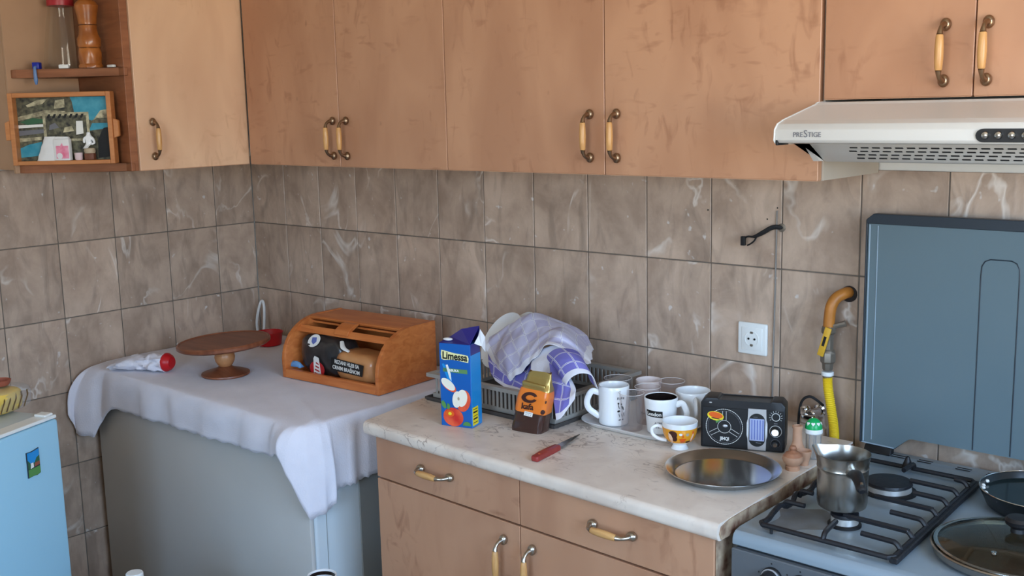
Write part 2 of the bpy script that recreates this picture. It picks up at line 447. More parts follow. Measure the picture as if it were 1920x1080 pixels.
def text(name, s, size, m, parent, loc, rot=(PI / 2, 0, 0), ext=.0003, fn=None, shear=0, off=0, sx=1, align='CENTER', label=None):
    cu = bpy.data.curves.new(name, 'FONT'); cu.body = s; cu.size = size; cu.align_x = align; cu.align_y = 'CENTER'
    cu.extrude = ext; cu.shear = shear; cu.offset = off; cu.resolution_u = 3
    t = bpy.data.objects.new('lettering_source', cu); C.objects.link(t)
    dg = bpy.context.evaluated_depsgraph_get()
    me = bpy.data.meshes.new_from_object(t.evaluated_get(dg))
    bpy.data.objects.remove(t); bpy.data.curves.remove(cu)
    T = Matrix.Translation(loc) @ Matrix.LocRotScale(None, __import__('mathutils').Euler(rot), None) @ Matrix.Diagonal((sx, 1, 1, 1))
    if fn:
        b = BM(); b.from_mesh(me); bmesh.ops.triangulate(b, faces=b.faces)
        for _ in range(2):
            bmesh.ops.subdivide_edges(b, edges=[e for e in b.edges if e.calc_length() > .003], cuts=1)
            bmesh.ops.triangulate(b, faces=b.faces)
        b.to_mesh(me); b.free()
    for v in me.vertices:
        v.co = T @ v.co
        if fn: v.co = fn(v.co)
    me.materials.clear(); me.materials.append(M[m]); me.name = name
    o = bpy.data.objects.new(name, me); link(o, parent)
    if label: o['label'] = label
    return o
def wrap(r, a0=0, cone=0):
    """bend an x/z plane layout (y = depth, negative outwards) round a vertical cylinder of radius r"""
    def f(p):
        a = p.x / r + a0; rr = r - p.y + cone * p.z
        return Vector((rr * math.sin(a), -rr * math.cos(a), p.z))
    return f

# ------------------------------------------------------------------ room shell
XR, YF, ZC = 4.30, -3.70, 2.55
struct(obj('floor', box(BM(), -.15, YF - .15, -.1, XR + .15, .15, 0), 'floor'))
struct(obj('ceiling', box(BM(), -.15, YF - .15, ZC, XR + .15, .15, ZC + .1), 'plaster'))
wall_back = struct(obj('wall_back', box(BM(), -.15, .007, 0, XR + .15, .15, ZC), 'plaster'))
wall_left = struct(obj('wall_left', box(BM(), -.15, YF - .15, 0, -.007, .007, ZC), 'plaster'))
def pierced(axis, lo, hi, a0, a1, w0, w1, z0, z1):
    bm = BM()
    for u0, u1, q0, q1 in ((a0, w0, 0, ZC), (w1, a1, 0, ZC), (w0, w1, 0, z0), (w0, w1, z1, ZC)):
        if axis == 'x': box(bm, lo, u0, q0, hi, u1, q1)
        else: box(bm, u0, lo, q0, u1, hi, q1)
    return bm
struct(obj('wall_right', pierced('x', XR, XR + .15, YF - .15, .15, -2.3, -.8, 1.0, 2.25), 'plaster'))
struct(obj('wall_front', pierced('y', YF - .15, YF, -.15, XR + .15, 2.45, 3.75, .98, 2.22), 'plaster'))
def window(name, axis, at, w0, w1, z0, z1):
    f = BM()
    def b(bm, u0, u1, q0, q1, d=.03):
        if axis == 'x': box(bm, at - d, u0, q0, at + d, u1, q1, .004)
        else: box(bm, u0, at - d, q0, u1, at + d, q1, .004)
    m = (w0 + w1) / 2
    for r in ((w0, w1, z0, z0 + .06), (w0, w1, z1 - .06, z1), (w0, w0 + .06, z0, z1), (w1 - .06, w1, z0, z1), (m - .04, m + .04, z0, z1)): b(f, *r)
    o = struct(obj(name, f, 'whiteplastic'))
    for u0, u1 in ((w0 + .05, m - .03), (m + .03, w1 - .05)):
        p = BM(); b(p, u0, u1, z0 + .05, z1 - .05, .003); obj('pane', p, 'pane', o)
window('window_1', 'x', XR + .08, -2.3, -.8, 1.0, 2.25)
window('fill_window', 'y', YF - .08, 2.45, 3.75, .98, 2.22)  # unseen window added behind the camera for fill light

# wall tiles, 20 x 25 cm, every tile an object
TOPZ = 1.48
obj('grout_bed', box(BM(), 0, .0025, 0, 3.6, .0075, TOPZ - .002), 'grout', wall_back)
obj('grout_bed', box(BM(), -.0075, -2.0, 0, -.0025, 0, TOPZ - .002), 'grout', wall_left)
_g = .0016
tile_me = {}
def tile(parent, side, u0, u1, z0, z1):
    w, h = round(u1 - u0, 4), round(z1 - z0, 4)
    key = (side, w, h)
    if key not in tile_me:
        bm = BM()
        if side == 'b': box(bm, -w / 2 + _g, 0, -h / 2 + _g, w / 2 - _g, .006, h / 2 - _g, .0012, 1)
        else: box(bm, -.006, -w / 2 + _g, -h / 2 + _g, 0, w / 2 - _g, h / 2 - _g, .0012, 1)
        tile_me[key] = mesh('tile', bm, 'tile', 0)
    d = random.uniform(-.0004, .0004)
    c = ((u0 + u1) / 2, d, (z0 + z1) / 2) if side == 'b' else (d, (u0 + u1) / 2, (z0 + z1) / 2)
    inst('tile', tile_me[key], parent, c)
rows = [(1.23, 1.48), (.98, 1.23), (.73, .98), (.48, .73)]
for z0, z1 in rows:
    for k in range(18): tile(wall_back, 'b', k * .2, k * .2 + .2, z0, z1)
ly = [0, -.166] + [-.166 - .2 * k for k in range(1, 8)]
for z0, z1 in rows + [(.23, .48), (0, .23)]:
    for a, b in zip(ly, ly[1:]): tile(wall_left, 'l', b, a, z0, z1)

# ------------------------------------------------------------------ handles (shared meshes)
def handle_meshes():
    bm = BM()
    ball(bm, (0, -.007, .052), (.0105, .009, .0125), 14, 9)
    tube(bm, [(0, -.010, .052), (0, -.022, .050), (0, -.031, .043), (0, -.034, .033)], [.0075, .0045, .0042, .0062], 10, 4)
    a = mesh('handle_mount', bm, 'bronze', 60)
    bm = BM()
    lathe(bm, [(.0056, -.033), (.0070, -.030), (.0082, -.012), (.0085, 0), (.0082, .012), (.0070, .030), (.0056, .033)], 14, (0, -.0345, 0))
    return a, mesh('handle_grip', bm, 'grip', 50)
H_ME, G_ME = handle_meshes()
H_ME2 = H_ME.copy(); H_ME2.materials.clear(); H_ME2.materials.append(M['steelarm'])
def handle(parent, loc, rot=(0, 0, 0), nickel=False):
    me = H_ME2 if nickel else H_ME
    from mathutils import Euler
    q = Euler(rot).to_matrix()
    inst('handle_mount', me, parent, loc, rot)
    inst('handle_mount', me, parent, loc, (q @ Euler((0, PI, 0)).to_matrix()).to_euler())
    inst('handle_grip', G_ME, parent, loc, rot)

# ------------------------------------------------------------------ wall cabinets
ZB, ZT = 1.473, 2.20
def wall_cabinet(name, label, x0, x1, zb, doors, group, hz, m='lam'):
    t = thing(name, label, 'cabinet', ((x0 + x1) / 2, 0, zb), 0, group)
    cx = (x0 + x1) / 2
    b = BM()
    w = (x1 - x0) / 2; h = ZT - zb
    box(b, -w, -.280, 0, -w + .017, -.003, h); box(b, w - .017, -.280, 0, w, -.003, h)
    box(b, -w + .017, -.280, 0.001, w - .017, -.003, .018); box(b, -w + .017, -.280, h - .018, w - .017, -.003, h)
    box(b, -w + .017, -.012, .018, w - .017, -.003, h - .018); box(b, -.008, -.279, .018, .008, -.012, h - .018)
    obj('carcass', b, 'carcass', t)
    for d0, d1, hx in doors:
        bm = BM(); box(bm, d0 - cx + .0012, -.300, .0005, d1 - cx - .0012, -.282, h, .0012, 1)
        d = obj('door', bm, m, t)
        e = BM(); box(e, d0 - cx + .003, -.2992, -.0006, d1 - cx - .003, -.2828, .0005); obj('edge_band', e, 'lam_edge', d)
        handle(d, (hx - cx, -.300, hz - zb))
    return t
wall_cabinet('wall_cabinet', 'two-door birch wall cabinet in the corner above the bread box', .430, 1.350, ZB, ((.432, .896, .872), (.896, 1.350, .934)), 'birch wall cabinets', 1.558)
wall_cabinet('wall_cabinet', 'wide two-door birch wall cabinet above the dish rack and mugs, left of the hood', 1.350, 2.440, ZB, ((1.350, 1.887, 1.846), (1.887, 2.438, 1.926)), 'birch wall cabinets', 1.566)
wall_cabinet('wall_cabinet', 'short two-door birch wall cabinet directly above the white cooker hood', 2.444, 3.05, 1.640, ((2.445, 2.743, 2.690), (2.743, 3.05, 2.768)), 'birch wall cabinets', 1.722)

# cabinet on the left wall (its door looks to the right)
t = thing('wall_cabinet', 'single-door glossy birch wall cabinet on the left wall beside the open corner shelf', 'cabinet', (.20, -.49, ZB), 0, 'birch wall cabinets')
b = BM(); h = ZT - ZB
box(b, -.198, -.198, 0, .198, -.182, h); box(b, -.198, .17, 0, .198, .186, h); box(b, -.198, -.182, .001, .198, .17, .018)
box(b, -.198, -.182, h - .018, .198, .17, h); box(b, -.198, -.182, .018, -.19, .17, h - .018)
obj('carcass', b, 'carcass', t)
bm = BM(); box(bm, .202, -.1985, .0005, .220, .194, h, .0012, 1); d = obj('door', bm, 'lam_gloss_lit', t)
e = BM(); box(e, .2025, .1942, .002, .2195, .1952, h); box(e, .2025, -.197, -.0006, .2195, .193, .0004); obj('edge_band', e, 'lam_edge', d)
handle(d, (.220, -.150, .094), (0, 0, PI / 2))

# open corner shelf at the end of the run
t = thing('corner_shelf', 'open wooden end shelf with angled boards on the left wall', 'shelf', (.14, -.715, ZB))
def plan(z0, z1, inset=0):
    return prism(BM(), [(.275 - inset, .0), (.275 - inset, .012), (.262 - inset, .016 - inset), (.016, -.208 + inset), (.002, -.212 + inset), (-.008, -.212 + inset), (-.008, 0)][::-1], 'z', z0, z1, .0015, 1)
bm = BM(); box(bm, -.135, 0.001, 0, .272, .0255, ZT - ZB, .001, 1); obj('side_panel', bm, 'shelfwood', t)
bm = BM(); box(bm, -.020, -.2245, 0, -.008, 0, ZT - ZB, .001, 1); obj('back_panel', bm, 'backwood', t)
bm = BM(); box(bm, -.140, -.225, .01, -.0205, -.0005, ZT - ZB - .01); obj('wall_cleat', bm, 'backwood', t)
for z in (0, .285, .60): obj('shelf_board', plan(z, z + .025), 'shelfwood', t)

# ------------------------------------------------------------------ cooker hood
hx0, hx1 = 2.447, 3.05
t = thing('cooker_hood', 'white slim cooker hood with slotted front above the gas stove', 'hood', ((hx0 + hx1) / 2, 0, 1.515))
w = (hx1 - hx0) / 2
def hz(z): return z - 1.515
prof = [(-.004, hz(1.635)), (-.325, hz(1.635)), (-.335, hz(1.630)), (-.470, hz(1.603)), (-.492, hz(1.596)), (-.503, hz(1.585)), (-.505, hz(1.566)), (-.500, hz(1.560)), (-.435, hz(1.556)), (-.004, hz(1.556))]
obj('canopy', prism(BM(), prof[::-1], 'x', -w, w, .0015, 2), 'hood', t)
sx0 = 2.470 - (hx0 + hx1) / 2
sp = [(-.404, hz(1.556)), (-.400, hz(1.553)), (-.345, hz(1.519)), (-.335, hz(1.516)), (-.02, hz(1.516)), (-.02, hz(1.556))]
vp = obj('grille', prism(BM(), sp, 'x', sx0, w - .02, .001, 1), 'hood', t)
va = math.atan2(1.553 - 1.519, .345 - .400)
sm = BM(); box(sm, -.0078, -.001, -.0020, .0078, .001, .0020, .0009, 2); slot = mesh('vent_slot', sm, 'blacksoft')
nrm = Vector((0, -(1.553 - 1.519), -(.400 - .345))).normalized()
for r in range(4):
    f = .17 + r * .215
    y = -.400 + f * .055; z = hz(1.553 - f * .034)
    for k in range(17):
        x = sx0 + .075 + k * .0225 + (.009 if r % 2 == 0 else 0) + r * .003
        if x > w - .05: break
        inst('vent_slot', slot, vp, (x, y + nrm.y * .0002, z + nrm.z * .0002), (math.atan2(.055, .034), 0, 0))
bm = BM(); bp = prism(bm, [(2.822 - 2.7485 + .012 - .012 * math.cos(a), .0) for a in (0,)] and ell(2.835 - 2.7485, hz(1.5745), .0135, .0115, 12, 0, PI / 2, 3 * PI / 2) + ell(3.0 - 2.7485, hz(1.5745), .0135, .0115, 12, 0, -PI / 2, PI / 2), 'y', -.5065, -.503)
bp = obj('button_panel', bm, 'black', t)
bb = BM(); lathe(bb, [(.0068, 0), (.0068, .003), (.0055, .0055), (.002, .007)], 16); bme = mesh('button', bb, 'steelpolish')
for k in range(6): inst('button', bme, bp, (2.838 - 2.7485 + k * .0215, -.506, hz(1.5750)), (PI / 2, 0, 0))
text('lettering', 'PRE', .0135, 'inkgrey', t, (2.4950 - 2.7485, -.5055, hz(1.5755)), sx=.95)
text('lettering', 'S', .0195, 'inkgrey', t, (2.5105 - 2.7485, -.5055, hz(1.5770)), sx=.95)
text('lettering', 'TIGE', .0135, 'inkgrey', t, (2.5285 - 2.7485, -.5055, hz(1.5755)), sx=.95)
bm = BM(); prism(bm, [(p[0] * 1.004, p[1] + (.001 if p[1] > hz(1.58) else -.001)) for p in prof][::-1], 'x', -w - .0028, -w - .0003, .0006, 1); obj('end_cap', bm, 'whiteplastic', t)
bm = BM(); prism(bm, [(-.45, hz(1.558)), (-.41, hz(1.558)), (-.36, hz(1.518)), (-.34, hz(1.518)), (-.36, hz(1.556))], 'x', sx0 - .014, sx0 - .001); obj('bracket', bm, 'hood', t)
bm = BM(); box(bm, -w + .001, -.5045, hz(1.5555), -w + .006, -.46, hz(1.5665), .001, 1); obj('corner_gap', bm, 'blacksoft', t)

# ------------------------------------------------------------------ base cabinet and worktop
BZ = R(-2.3)
t = thing('base_cabinet', 'birch base cabinet with two drawers above two doors, under the stone-look worktop', 'cabinet', (1.402, -.645, 0), BZ)
b = BM()
box(b, 0, .02, .08, .017, .60, .813); box(b, 1.013, .02, .08, 1.030, .60, .813); box(b, .017, .02, .08, 1.013, .60, .098)
box(b, .503, .022, .098, .519, .60, .812); box(b, .017, .022, .696, 1.013, .045, .708); box(b, .017, .59, .098, 1.013, .60, .812)
box(b, .017, .022, .795, 1.013, .06, .812); box(b, .02, .07, 0, 1.01, .09, .08)
obj('carcass', b, 'carcass', t)
bm = BM(); box(bm, 1.0302, .004, .08, 1.0316, .06, .813); obj('worn_edge', bm, 'chip', t, 'worn brown edge of the side panel')
for x0, x1, hx in ((.001, .509, .232), (.5115, 1.029, .782)):
    bm = BM(); box(bm, x0, 0, .7045, x1, .018, .8115, .0012, 1); d = obj('drawer', bm, 'lam', t)
    handle(d, (hx, 0, .766), (0, PI / 2, 0), True)
for x0, x1, hx in ((.001, .509, .462), (.5115, 1.029, .552)):
    bm = BM(); box(bm, x0, 0, .09, x1, .018, .6995, .0012, 1); d = obj('door', bm, 'lam', t)
    handle(d, (hx, 0, .606), (0, 0, 0), True)
WZ = .850
bm = BM(); pts = [(1.376, -.663), (2.448, -.706), (2.4275, -.068), (2.335, -.068), (2.335, -.004), (1.270, -.004)]
prism(bm, pts, 'z', .8145, WZ)
es = [e for e in bm.edges if all(v.co.y < -.6 for v in e.verts) and abs(e.verts[0].co.z - e.verts[1].co.z) < 1e-5]
bmesh.ops.bevel(bm, geom=es, offset=.013, segments=5, profile=.5, affect='EDGES')
wt = obj('worktop', bm, 'worktop'); tag(wt, 'pale marbled laminate worktop with a worn right end, on the base cabinet', 'worktop')
bm = BM(); prism(bm, [(-.692, .817), (-.664, .8155), (-.3, .817), (-.07, .8155), (-.07, .8455), (-.21, .8440), (-.36, .8475), (-.47, .8425), (-.56, .8475), (-.66, .8485), (-.692, .843), (-.699, .83)], 'x', 0, .0022)
for v in bm.verts: v.co.x += 2.4485 - .0325 * (v.co.y + .706) 
obj('worn_end', bm, 'chip', wt, 'worn bare chipboard end of the worktop')

# ------------------------------------------------------------------ chest freezer
t = thing('chest_freezer', 'grey-fronted white chest freezer under the linen tablecloth', 'freezer', (.6125, -.36, 0))
bm = BM(); box(bm, -.5725, -.33, .03, .5725, .345, .745, .012, 3); obj('body', bm, 'freezerw', t)
bm = BM(); box(bm, -.5720, -.3440, .035, .5710, -.3302, .795, .003, 2); obj('front_panel', bm, 'freezer', t)
bm = BM(); box(bm, -.5725, -.330, .752, .5725, .350, .806, .012, 3); obj('lid', bm, 'freezerw', t)
bm = BM(); box(bm, -.568, -.325, .744, .568, .343, .753); obj('seal', bm, 'gasket', t)
bm = BM(); box(bm, .5722, -.290, .04, .5736, -.2885, .74); obj('seam', bm, 'gasket', t)
bm = BM(); box(bm, .5715, -.172, .04, .5770, -.100, .742, .002, 1); obj('grey_strip', bm, 'gasket', t)  # plain grey upright strip on the right side
for x in (-.5, .5):
    for y in (-.28, .28):
        bm = BM(); lathe(bm, [(.02, 0), (.022, .03)], 14, (x, y, 0)); obj('foot', bm, 'black', t)

# ------------------------------------------------------------------ tablecloth
FZ = .8085
def wr(x, y): 
    return .0012 * noise.noise((x * 9, y * 14, 1.3)) + .0008 * noise.noise((x * 30 + y * 8, y * 26 - x * 22, 4)) * (.4 + x)
def lerp(a, b, t): return a + (b - a) * t
def build_cloth():
    # perimeter key points: (t, edge xy, hem xyz)
    K = [
        (0.0, (.004, -.56), (.004, -.60, .735)),
        (1.0, (.012, -.64), (.006, -.735, .640)),
        (1.6, (.035, -.685), (.022, -.800, .660)),
        (2.1, (.060, -.698), (.020, -.772, .590)),
        (2.6, (.110, -.704), (.085, -.748, .582)),
        (2.9, (.150, -.705), (.115, -.722, .640)),
        (3.2, (.200, -.705), (.190, -.724, .695)),
        (4.0, (.380, -.706), (.380, -.730, .700)),
        (5.0, (.560, -.706), (.560, -.728, .704)),
        (6.0, (.740, -.706), (.740, -.734, .706)),
        (7.0, (.920, -.706), (.925, -.732, .711)),
        (7.8, (1.070, -.706), (1.075, -.742, .716)),
        (8.3, (1.150, -.705), (1.143, -.770, .742)),
        (8.6, (1.172, -.703), (1.165, -.760, .690)),
        (9.1, (1.182, -.698), (1.208, -.722, .560)),
        (9.6, (1.187, -.670), (1.226, -.675, .572)),
        (10.0, (1.188, -.645), (1.228, -.648, .588)),
        (10.3, (1.188, -.625), (1.214, -.638, .622)),
        (11.0, (1.188, -.57), (1.216, -.585, .622)),
        (12.0, (1.188, -.49), (1.214, -.515, .628)),
        (13.0, (1.188, -.30), (1.214, -.30, .66)),
        (14.0, (1.188, -.02), (1.212, -.02, .69)),
    ]
    def at(t):
        for a, b in zip(K, K[1:]):
            if t <= b[0] + 1e-9:
                f = (t - a[0]) / (b[0] - a[0]); f2 = f * f * (3 - 2 * f) * .5 + f * .5
                return [lerp(a[1][i], b[1][i], f2) for i in (0, 1)], [lerp(a[2][i], b[2][i], f2) for i in (0, 1, 2)]
        return K[-1][1], K[-1][2]
    bm = BM(); n = 224; rows = 16
    vs = []
    for j in range(rows + 1):
        s = j / rows; ring = []
        for i in range(n + 1):
            t = 14.0 * i / n
            e, h = at(t)
            o = math.sin(min(1, s * 1.15) * PI / 2) ** .8; d = 1 - math.cos(s * PI / 2) if s < .3 else None
            d = s ** 1.5
            x = lerp(e[0], h[0], o); y = lerp(e[1], h[1], o); z = lerp(FZ + .003, h[2], d)
            k = s * (1 - .3 * s)
            fold = (math.sin(t * 6.3 + 1.5 * noise.noise((t * .8, 0, 7))) * .55 + noise.noise((t * 2.3, s * 2, 3)) * .9) * .0125 * k
            if t < 8: y -= fold + .002
            elif t > 9.6: x += fold * .8 + .001
            z += .0025 * math.sin(t * 21) * (s > .99)
            ring.append(bm.verts.new((x, y, z + wr(x, y) * (1 - s))))
        vs.append(ring)
    for a, b in zip(vs, vs[1:]):
        for i in range(n): bm.faces.new((a[i], a[i + 1], b[i + 1], b[i]))
    # top: from the perimeter ring back to the wall line
    top = [vs[0]]; m = 34
    for j in range(1, m + 1):
        s = j / m; ring = []
        for i in range(n + 1):
            p = vs[0][i].co
            e, h = at(14.0 * i / n)
            tx = lerp(.006, 1.188, i / n); ty = -.012
            x = lerp(e[0], tx, s); y = lerp(e[1], ty, s)
            crease = .0045 * math.exp(-((x * .55 + y + .02) / .018) ** 2) + .003 * math.exp(-((x * .42 + y + .16) / .014) ** 2) + .0025 * math.exp(-((x * .3 + y + .36) / .012) ** 2)
            crease *= min(1, max(0, (x - .35) * 3)) * min(1, max(0, (-.42 - y) * 14))
            ring.append(bm.verts.new((x, y, FZ + .003 + wr(x, y) + crease)))
        top.append(ring)
    for a, b in zip(top, top[1:]):
        for i in range(n):
            try: bm.faces.new((a[i + 1], a[i], b[i], b[i + 1]))
            except ValueError: pass
    return bm
o = obj('tablecloth', build_cloth(), 'cloth', smooth=180); solid(o, .0012, 1)
tag(o, 'white linen tablecloth with scalloped hem draped over the chest freezer', 'tablecloth')

# ------------------------------------------------------------------ gas stove
SX, SY = 2.458, -.668          # front left corner of the stove top
t = stove = thing('gas_stove', 'grey-blue free-standing gas stove with black grate and raised lid, right of the worktop', 'stove', (SX, SY, 0))
bm = BM(); box(bm, .003, .004, .03, .597, .625, .797, .003, 1); obj('body', bm, 'stovefront', t)
bm = BM(); prism(bm, [(0, .803), (0, .815), (.004, .824), (.012, .829), (.03, .830), (.60, .830), (.615, .832), (.640, .832), (.640, .803)][::-1], 'x', 0, .60, .002, 1); obj('cooktop', bm, 'stove', t)
bm = BM(); box(bm, .002, -.006, .695, .598, .003, .798, .002, 1); fp = obj('control_panel', bm, 'stovefront', t)
kb = BM(); lathe(kb, [(.021, 0), (.021, .006), (.017, .010), (.0155, .026), (.012, .029), (.003, .030)], 24); box(kb, -.003, -.016, .020, .003, .016, .033, .001, 1)
kme = mesh('knob', kb, 'black')
kc = BM(); lathe(kc, [(.0195, .0062), (.0195, .0095), (.0175, .0098), (.0175, .0062)], 24, cap=(False, False)); cme = mesh('knob_ring', kc, 'silver')
for k in range(5):
    inst('knob', kme, fp, (.090 + k * .058, -.006, .762), (PI / 2, 0, 0)); inst('knob_ring', cme, fp, (.090 + k * .058, -.006, .762), (PI / 2, 0, 0))
mk = BM(); ball(mk, (0, 0, 0), (.0017, .0006, .0017), 8, 5); mme = mesh('dial_mark', mk, 'ink')
for k in range(5):
    for dx, dz in ((-.028, .004), (-.002, .027), (.030, .014)): inst('dial_mark', mme, fp, (.090 + k * .058 + dx, -.0062, .762 + dz))
bm = BM(); box(bm, .01, -.012, .14, .59, .003, .685, .004, 2); od = obj('oven_door', bm, 'stovefront', t)
bm = BM(); tube(bm, [(.06, -.012, .655), (.06, -.045, .655), (.54, -.045, .655), (.54, -.012, .655)], .007, 10); obj('door_handle', bm, 'silver', od)
bm = BM(); box(bm, .08, -.0135, .25, .52, -.0122, .56, .0004, 1); obj('oven_window', bm, 'black', od)
sv = BM(); box(sv, -.016, -.0022, 0, .016, .0022, .0006, .0005, 1); sme = mesh('vent_slot', sv, 'blacksoft')
for x in (.075, .135, .22, .285, .37, .43):
    for dy in (-.006, .006): inst('vent_slot', sme, stove, (x, .612 + dy, .8322))
# scorched patch by the front burner, on the enamel
bm = BM(); prism(bm, [(.075 + .055 * math.cos(a) * (1 + .35 * math.sin(3 * a + 1)), .125 + .075 * math.sin(a) * (1 + .25 * math.sin(2 * a))) for a in [2 * PI * i / 30 for i in range(30)]], 'z', .8300, .8304); obj('scorch_mark', bm, 'soot', t, 'brown scorched patch in the enamel')
def burner(x, y, r, h):
    bm = BM(); lathe(bm, [(r * 1.22, .830), (r * 1.22, .834), (r * 1.06, .836)], 32, (x, y, 0)); o = obj('burner', bm, 'blacksoft', stove)
    bm = BM(); lathe(bm, [(r * .92, .834), (r, .836), (r * .98, .834 + h), (r * .9, .835 + h)], 36, (x, y, 0)); obj('burner_ring', bm, 'aluburner', o)
    bm = BM(); lathe(bm, [(r * .98, .8355 + h), (r * 1.03, .837 + h), (r * 1.0, .842 + h), (r * .7, .844 + h), (.002, .8445 + h)], 36, (x, y, 0)); obj('burner_cap', bm, 'castiron', o)
burner(.154, .158, .026, .014); burner(.146, .385, .046, .012)
# black grate: frame, fingers and the raised stop at the back
gx0, gx1, gy0, gy1, gz = .040, .300, .032, .517, .848
def gp(u, v): return (lerp(gx0, gx1, u) - v * .022, lerp(gy0, gy1, v))
g = BM(); z = gz - .004
loop = []
for u, v in ((.03, 0), (.5, 0), (.97, 0), (1, .02), (1, .5), (1, .98), (.97, 1), (.5, 1), (.03, 1), (0, .98)): loop.append((*gp(u, v), z))
tube(g, loop, .0052, 8)
lw = []
for i in range(41):
    v = .98 - .96 * i / 40; x, y = gp(0, v)
    lw.append((x + .004 * math.sin(v * 30), y, z + .007 * max(0, math.sin(v * 40)) * (.12 < v < .85)))
tube(g, lw, .0056, 8); tube(g, [(*gp(0, .02), z), (*gp(.03, 0), z)], .0052, 8)
gr = obj('pan_grate', g, 'castiron', stove)
bm = BM(); x0, y0 = gp(1, .0); x1, y1 = gp(1, 1); prism(bm, [(x0 - .006, y0), (x0 + .010, y0), (x1 + .010, y1), (x1 - .006, y1)], 'z', gz - .014, gz - .002, .002, 1); obj('side_bar', bm, 'castiron', gr)
fz = gz + .009
for v, L in ((.085, .075), (.215, .135), (.36, .070), (.49, .125), (.625, .070), (.76, .100), (.89, .028)):
    x, y = gp(1, v); bm = BM(); tube(bm, [(x, y, gz - .006), (x - .002, y, gz + .001), (x - .010, y + .001, fz - .001), (x - .022, y + .002, fz), (x - L, y + .004, fz)], .0052, 8, 4); obj('grate_finger', bm, 'castiron', gr)
for v, L in ((.22, .045), (.37, .030), (.52, .075), (.66, .035), (.8, .060)):
    x, y = gp(0, v); bm = BM(); tube(bm, [(x, y, gz - .004), (x + .006, y, fz - .001), (x + .018, y, fz), (x + L, y, fz)], .0052, 8, 4); obj('grate_finger', bm, 'castiron', gr)
for u, v, dx, dy in ((.50, 0, -.008, .070), (.5, 1, 0, -.06)):
    x, y = gp(u, v); bm = BM(); tube(bm, [(x, y, gz - .005), (x, y + dy * .1, fz - .002), (x + dx * .4, y + dy * .4, fz), (x + dx, y + dy, fz)], .0052, 8, 4); obj('grate_finger', bm, 'castiron', gr)
x, y = gp(.44, 1); bm = BM(); lathe(bm, [(.013, gz - .006), (.010, gz + .004), (.004, gz + .020), (.001, gz + .022)], 10, (x, y, 0)); obj('grate_stop', bm, 'castiron', gr)
for u, v in ((.10, .0), (.97, .04), (.97, .96), (.05, 1)):
    x, y = gp(u, v); bm = BM(); lathe(bm, [(.0030, .8302), (.0035, gz - .006)], 8, (x, y, 0)); obj('grate_foot', bm, 'castiron', gr)
# raised lid with a cut-out between the hinge tabs
lx0, ly = -.016, .613
out = [(lx0, .849), (lx0 + .080, .847), (lx0 + .106, .874), (lx0 + .116, .879), (.60 - .09, .879), (.60 - .08, .874), (.60 - .056, .847), (.616, .849), (.616, 1.372), (.606, 1.382), (lx0 + .014, 1.382), (lx0, 1.368)]
lidp = obj('lid', prism(BM(), out, 'y', ly, ly + .016, .0015, 1), 'lid', stove)
bm = BM(); prism(bm, [(lx0 - .002, 1.362), (.618, 1.362), (.618, 1.374), (.606, 1.385), (lx0 + .014, 1.385), (lx0 - .002, 1.372)], 'y', ly - .004, ly + .018, .001, 1); obj('lid_trim', bm, 'liddark', lidp)
bm = BM(); box(bm, lx0 - .0045, ly - .001, .850, lx0 - .0005, ly + .017, 1.371, .001, 1); obj('lid_trim', bm, 'liddark', lidp)
bm = BM(); box(bm, lx0 + .0035, ly - .0012, .853, lx0 + .0065, ly + .001, 1.360, .0005, 1); obj('lid_edge', bm, 'lidline', lidp)
bm = BM(); tube(bm, [(lx0 + .024, ly - .0003, .86), (lx0 + .024, ly - .0003, 1.358)], .0011, 6); obj('lid_edge', bm, 'lidline', lidp)
bm = BM(); tube(bm, [(lx0 + .002, ly - .001, .8508), (lx0 + .078, ly - .001, .849)], .0016, 6); obj('lid_edge', bm, 'lidline', lidp)
gx = .236
bm = BM(); tube(bm, [(gx, ly - .0002, .880), (gx, ly - .0002, 1.26), (gx + .001, ly - .0002, 1.284), (gx + .007, ly - .0002, 1.295), (gx + .018, ly - .0002, 1.300), (gx + .060, ly - .0002, 1.300), (gx + .071, ly - .0002, 1.295), (gx + .077, ly - .0002, 1.284), (gx + .078, ly - .0002, 1.26), (gx + .078, ly - .0002, .880)], .0014, 6); obj('groove', bm, 'liddark', lidp)
for hx in (lx0 + .010, .55):
    bm = BM(); prism(bm, [(ly - .012, .8315), (ly + .012, .8315), (ly + .014, .848), (ly - .002, .848)], 'x', hx, hx + .064, .002, 1); obj('hinge', bm, 'blacksoft', lidp)
for x in (.04, .56):
    for y in (.05, .58):
        bm = BM(); lathe(bm, [(.02, 0), (.018, .031)], 12, (x, y, 0)); obj('foot', bm, 'black', t)

# ------------------------------------------------------------------ things on the stove
GZ = gz + .0145
def spout(p, a):
    k = math.exp(-((a - R(172)) / .34) ** 2) if a <= PI * 2 else 0
    h = max(0, (p.z - .072) / .036)
    return Vector((p.x - .016 * k * h, p.y, p.z + .002 * k * h))
t = thing('milk_pot', 'stainless steel milk pot with pouring spout and black handle on the front burner', 'pot', (2.601, -.500, GZ))
pr = [(.0, .0), (.040, .0), (.0455, .004), (.0475, .012), (.0478, .072), (.0478, .078), (.0490, .081), (.0480, .084), (.0495, .096), (.0515, .106), (.0520, .1075), (.0510, .1078), (.0483, .096), (.0462, .082), (.0462, .012), (.044, .005), (.0, .004)]
obj('pot_body', lathe(BM(), pr, 48, fx=spout), 'steel', t)
hd = Vector((.70, -.70, 0)).normalized(); px = hd.cross(Vector((0, 0, 1)))
b0 = hd * .046 + Vector((0, 0, .084))
bm = BM(); tube(bm, [b0, b0 + hd * .014], [.0125, .0105], 14); obj('handle_ferrule', bm, 'steel', t)
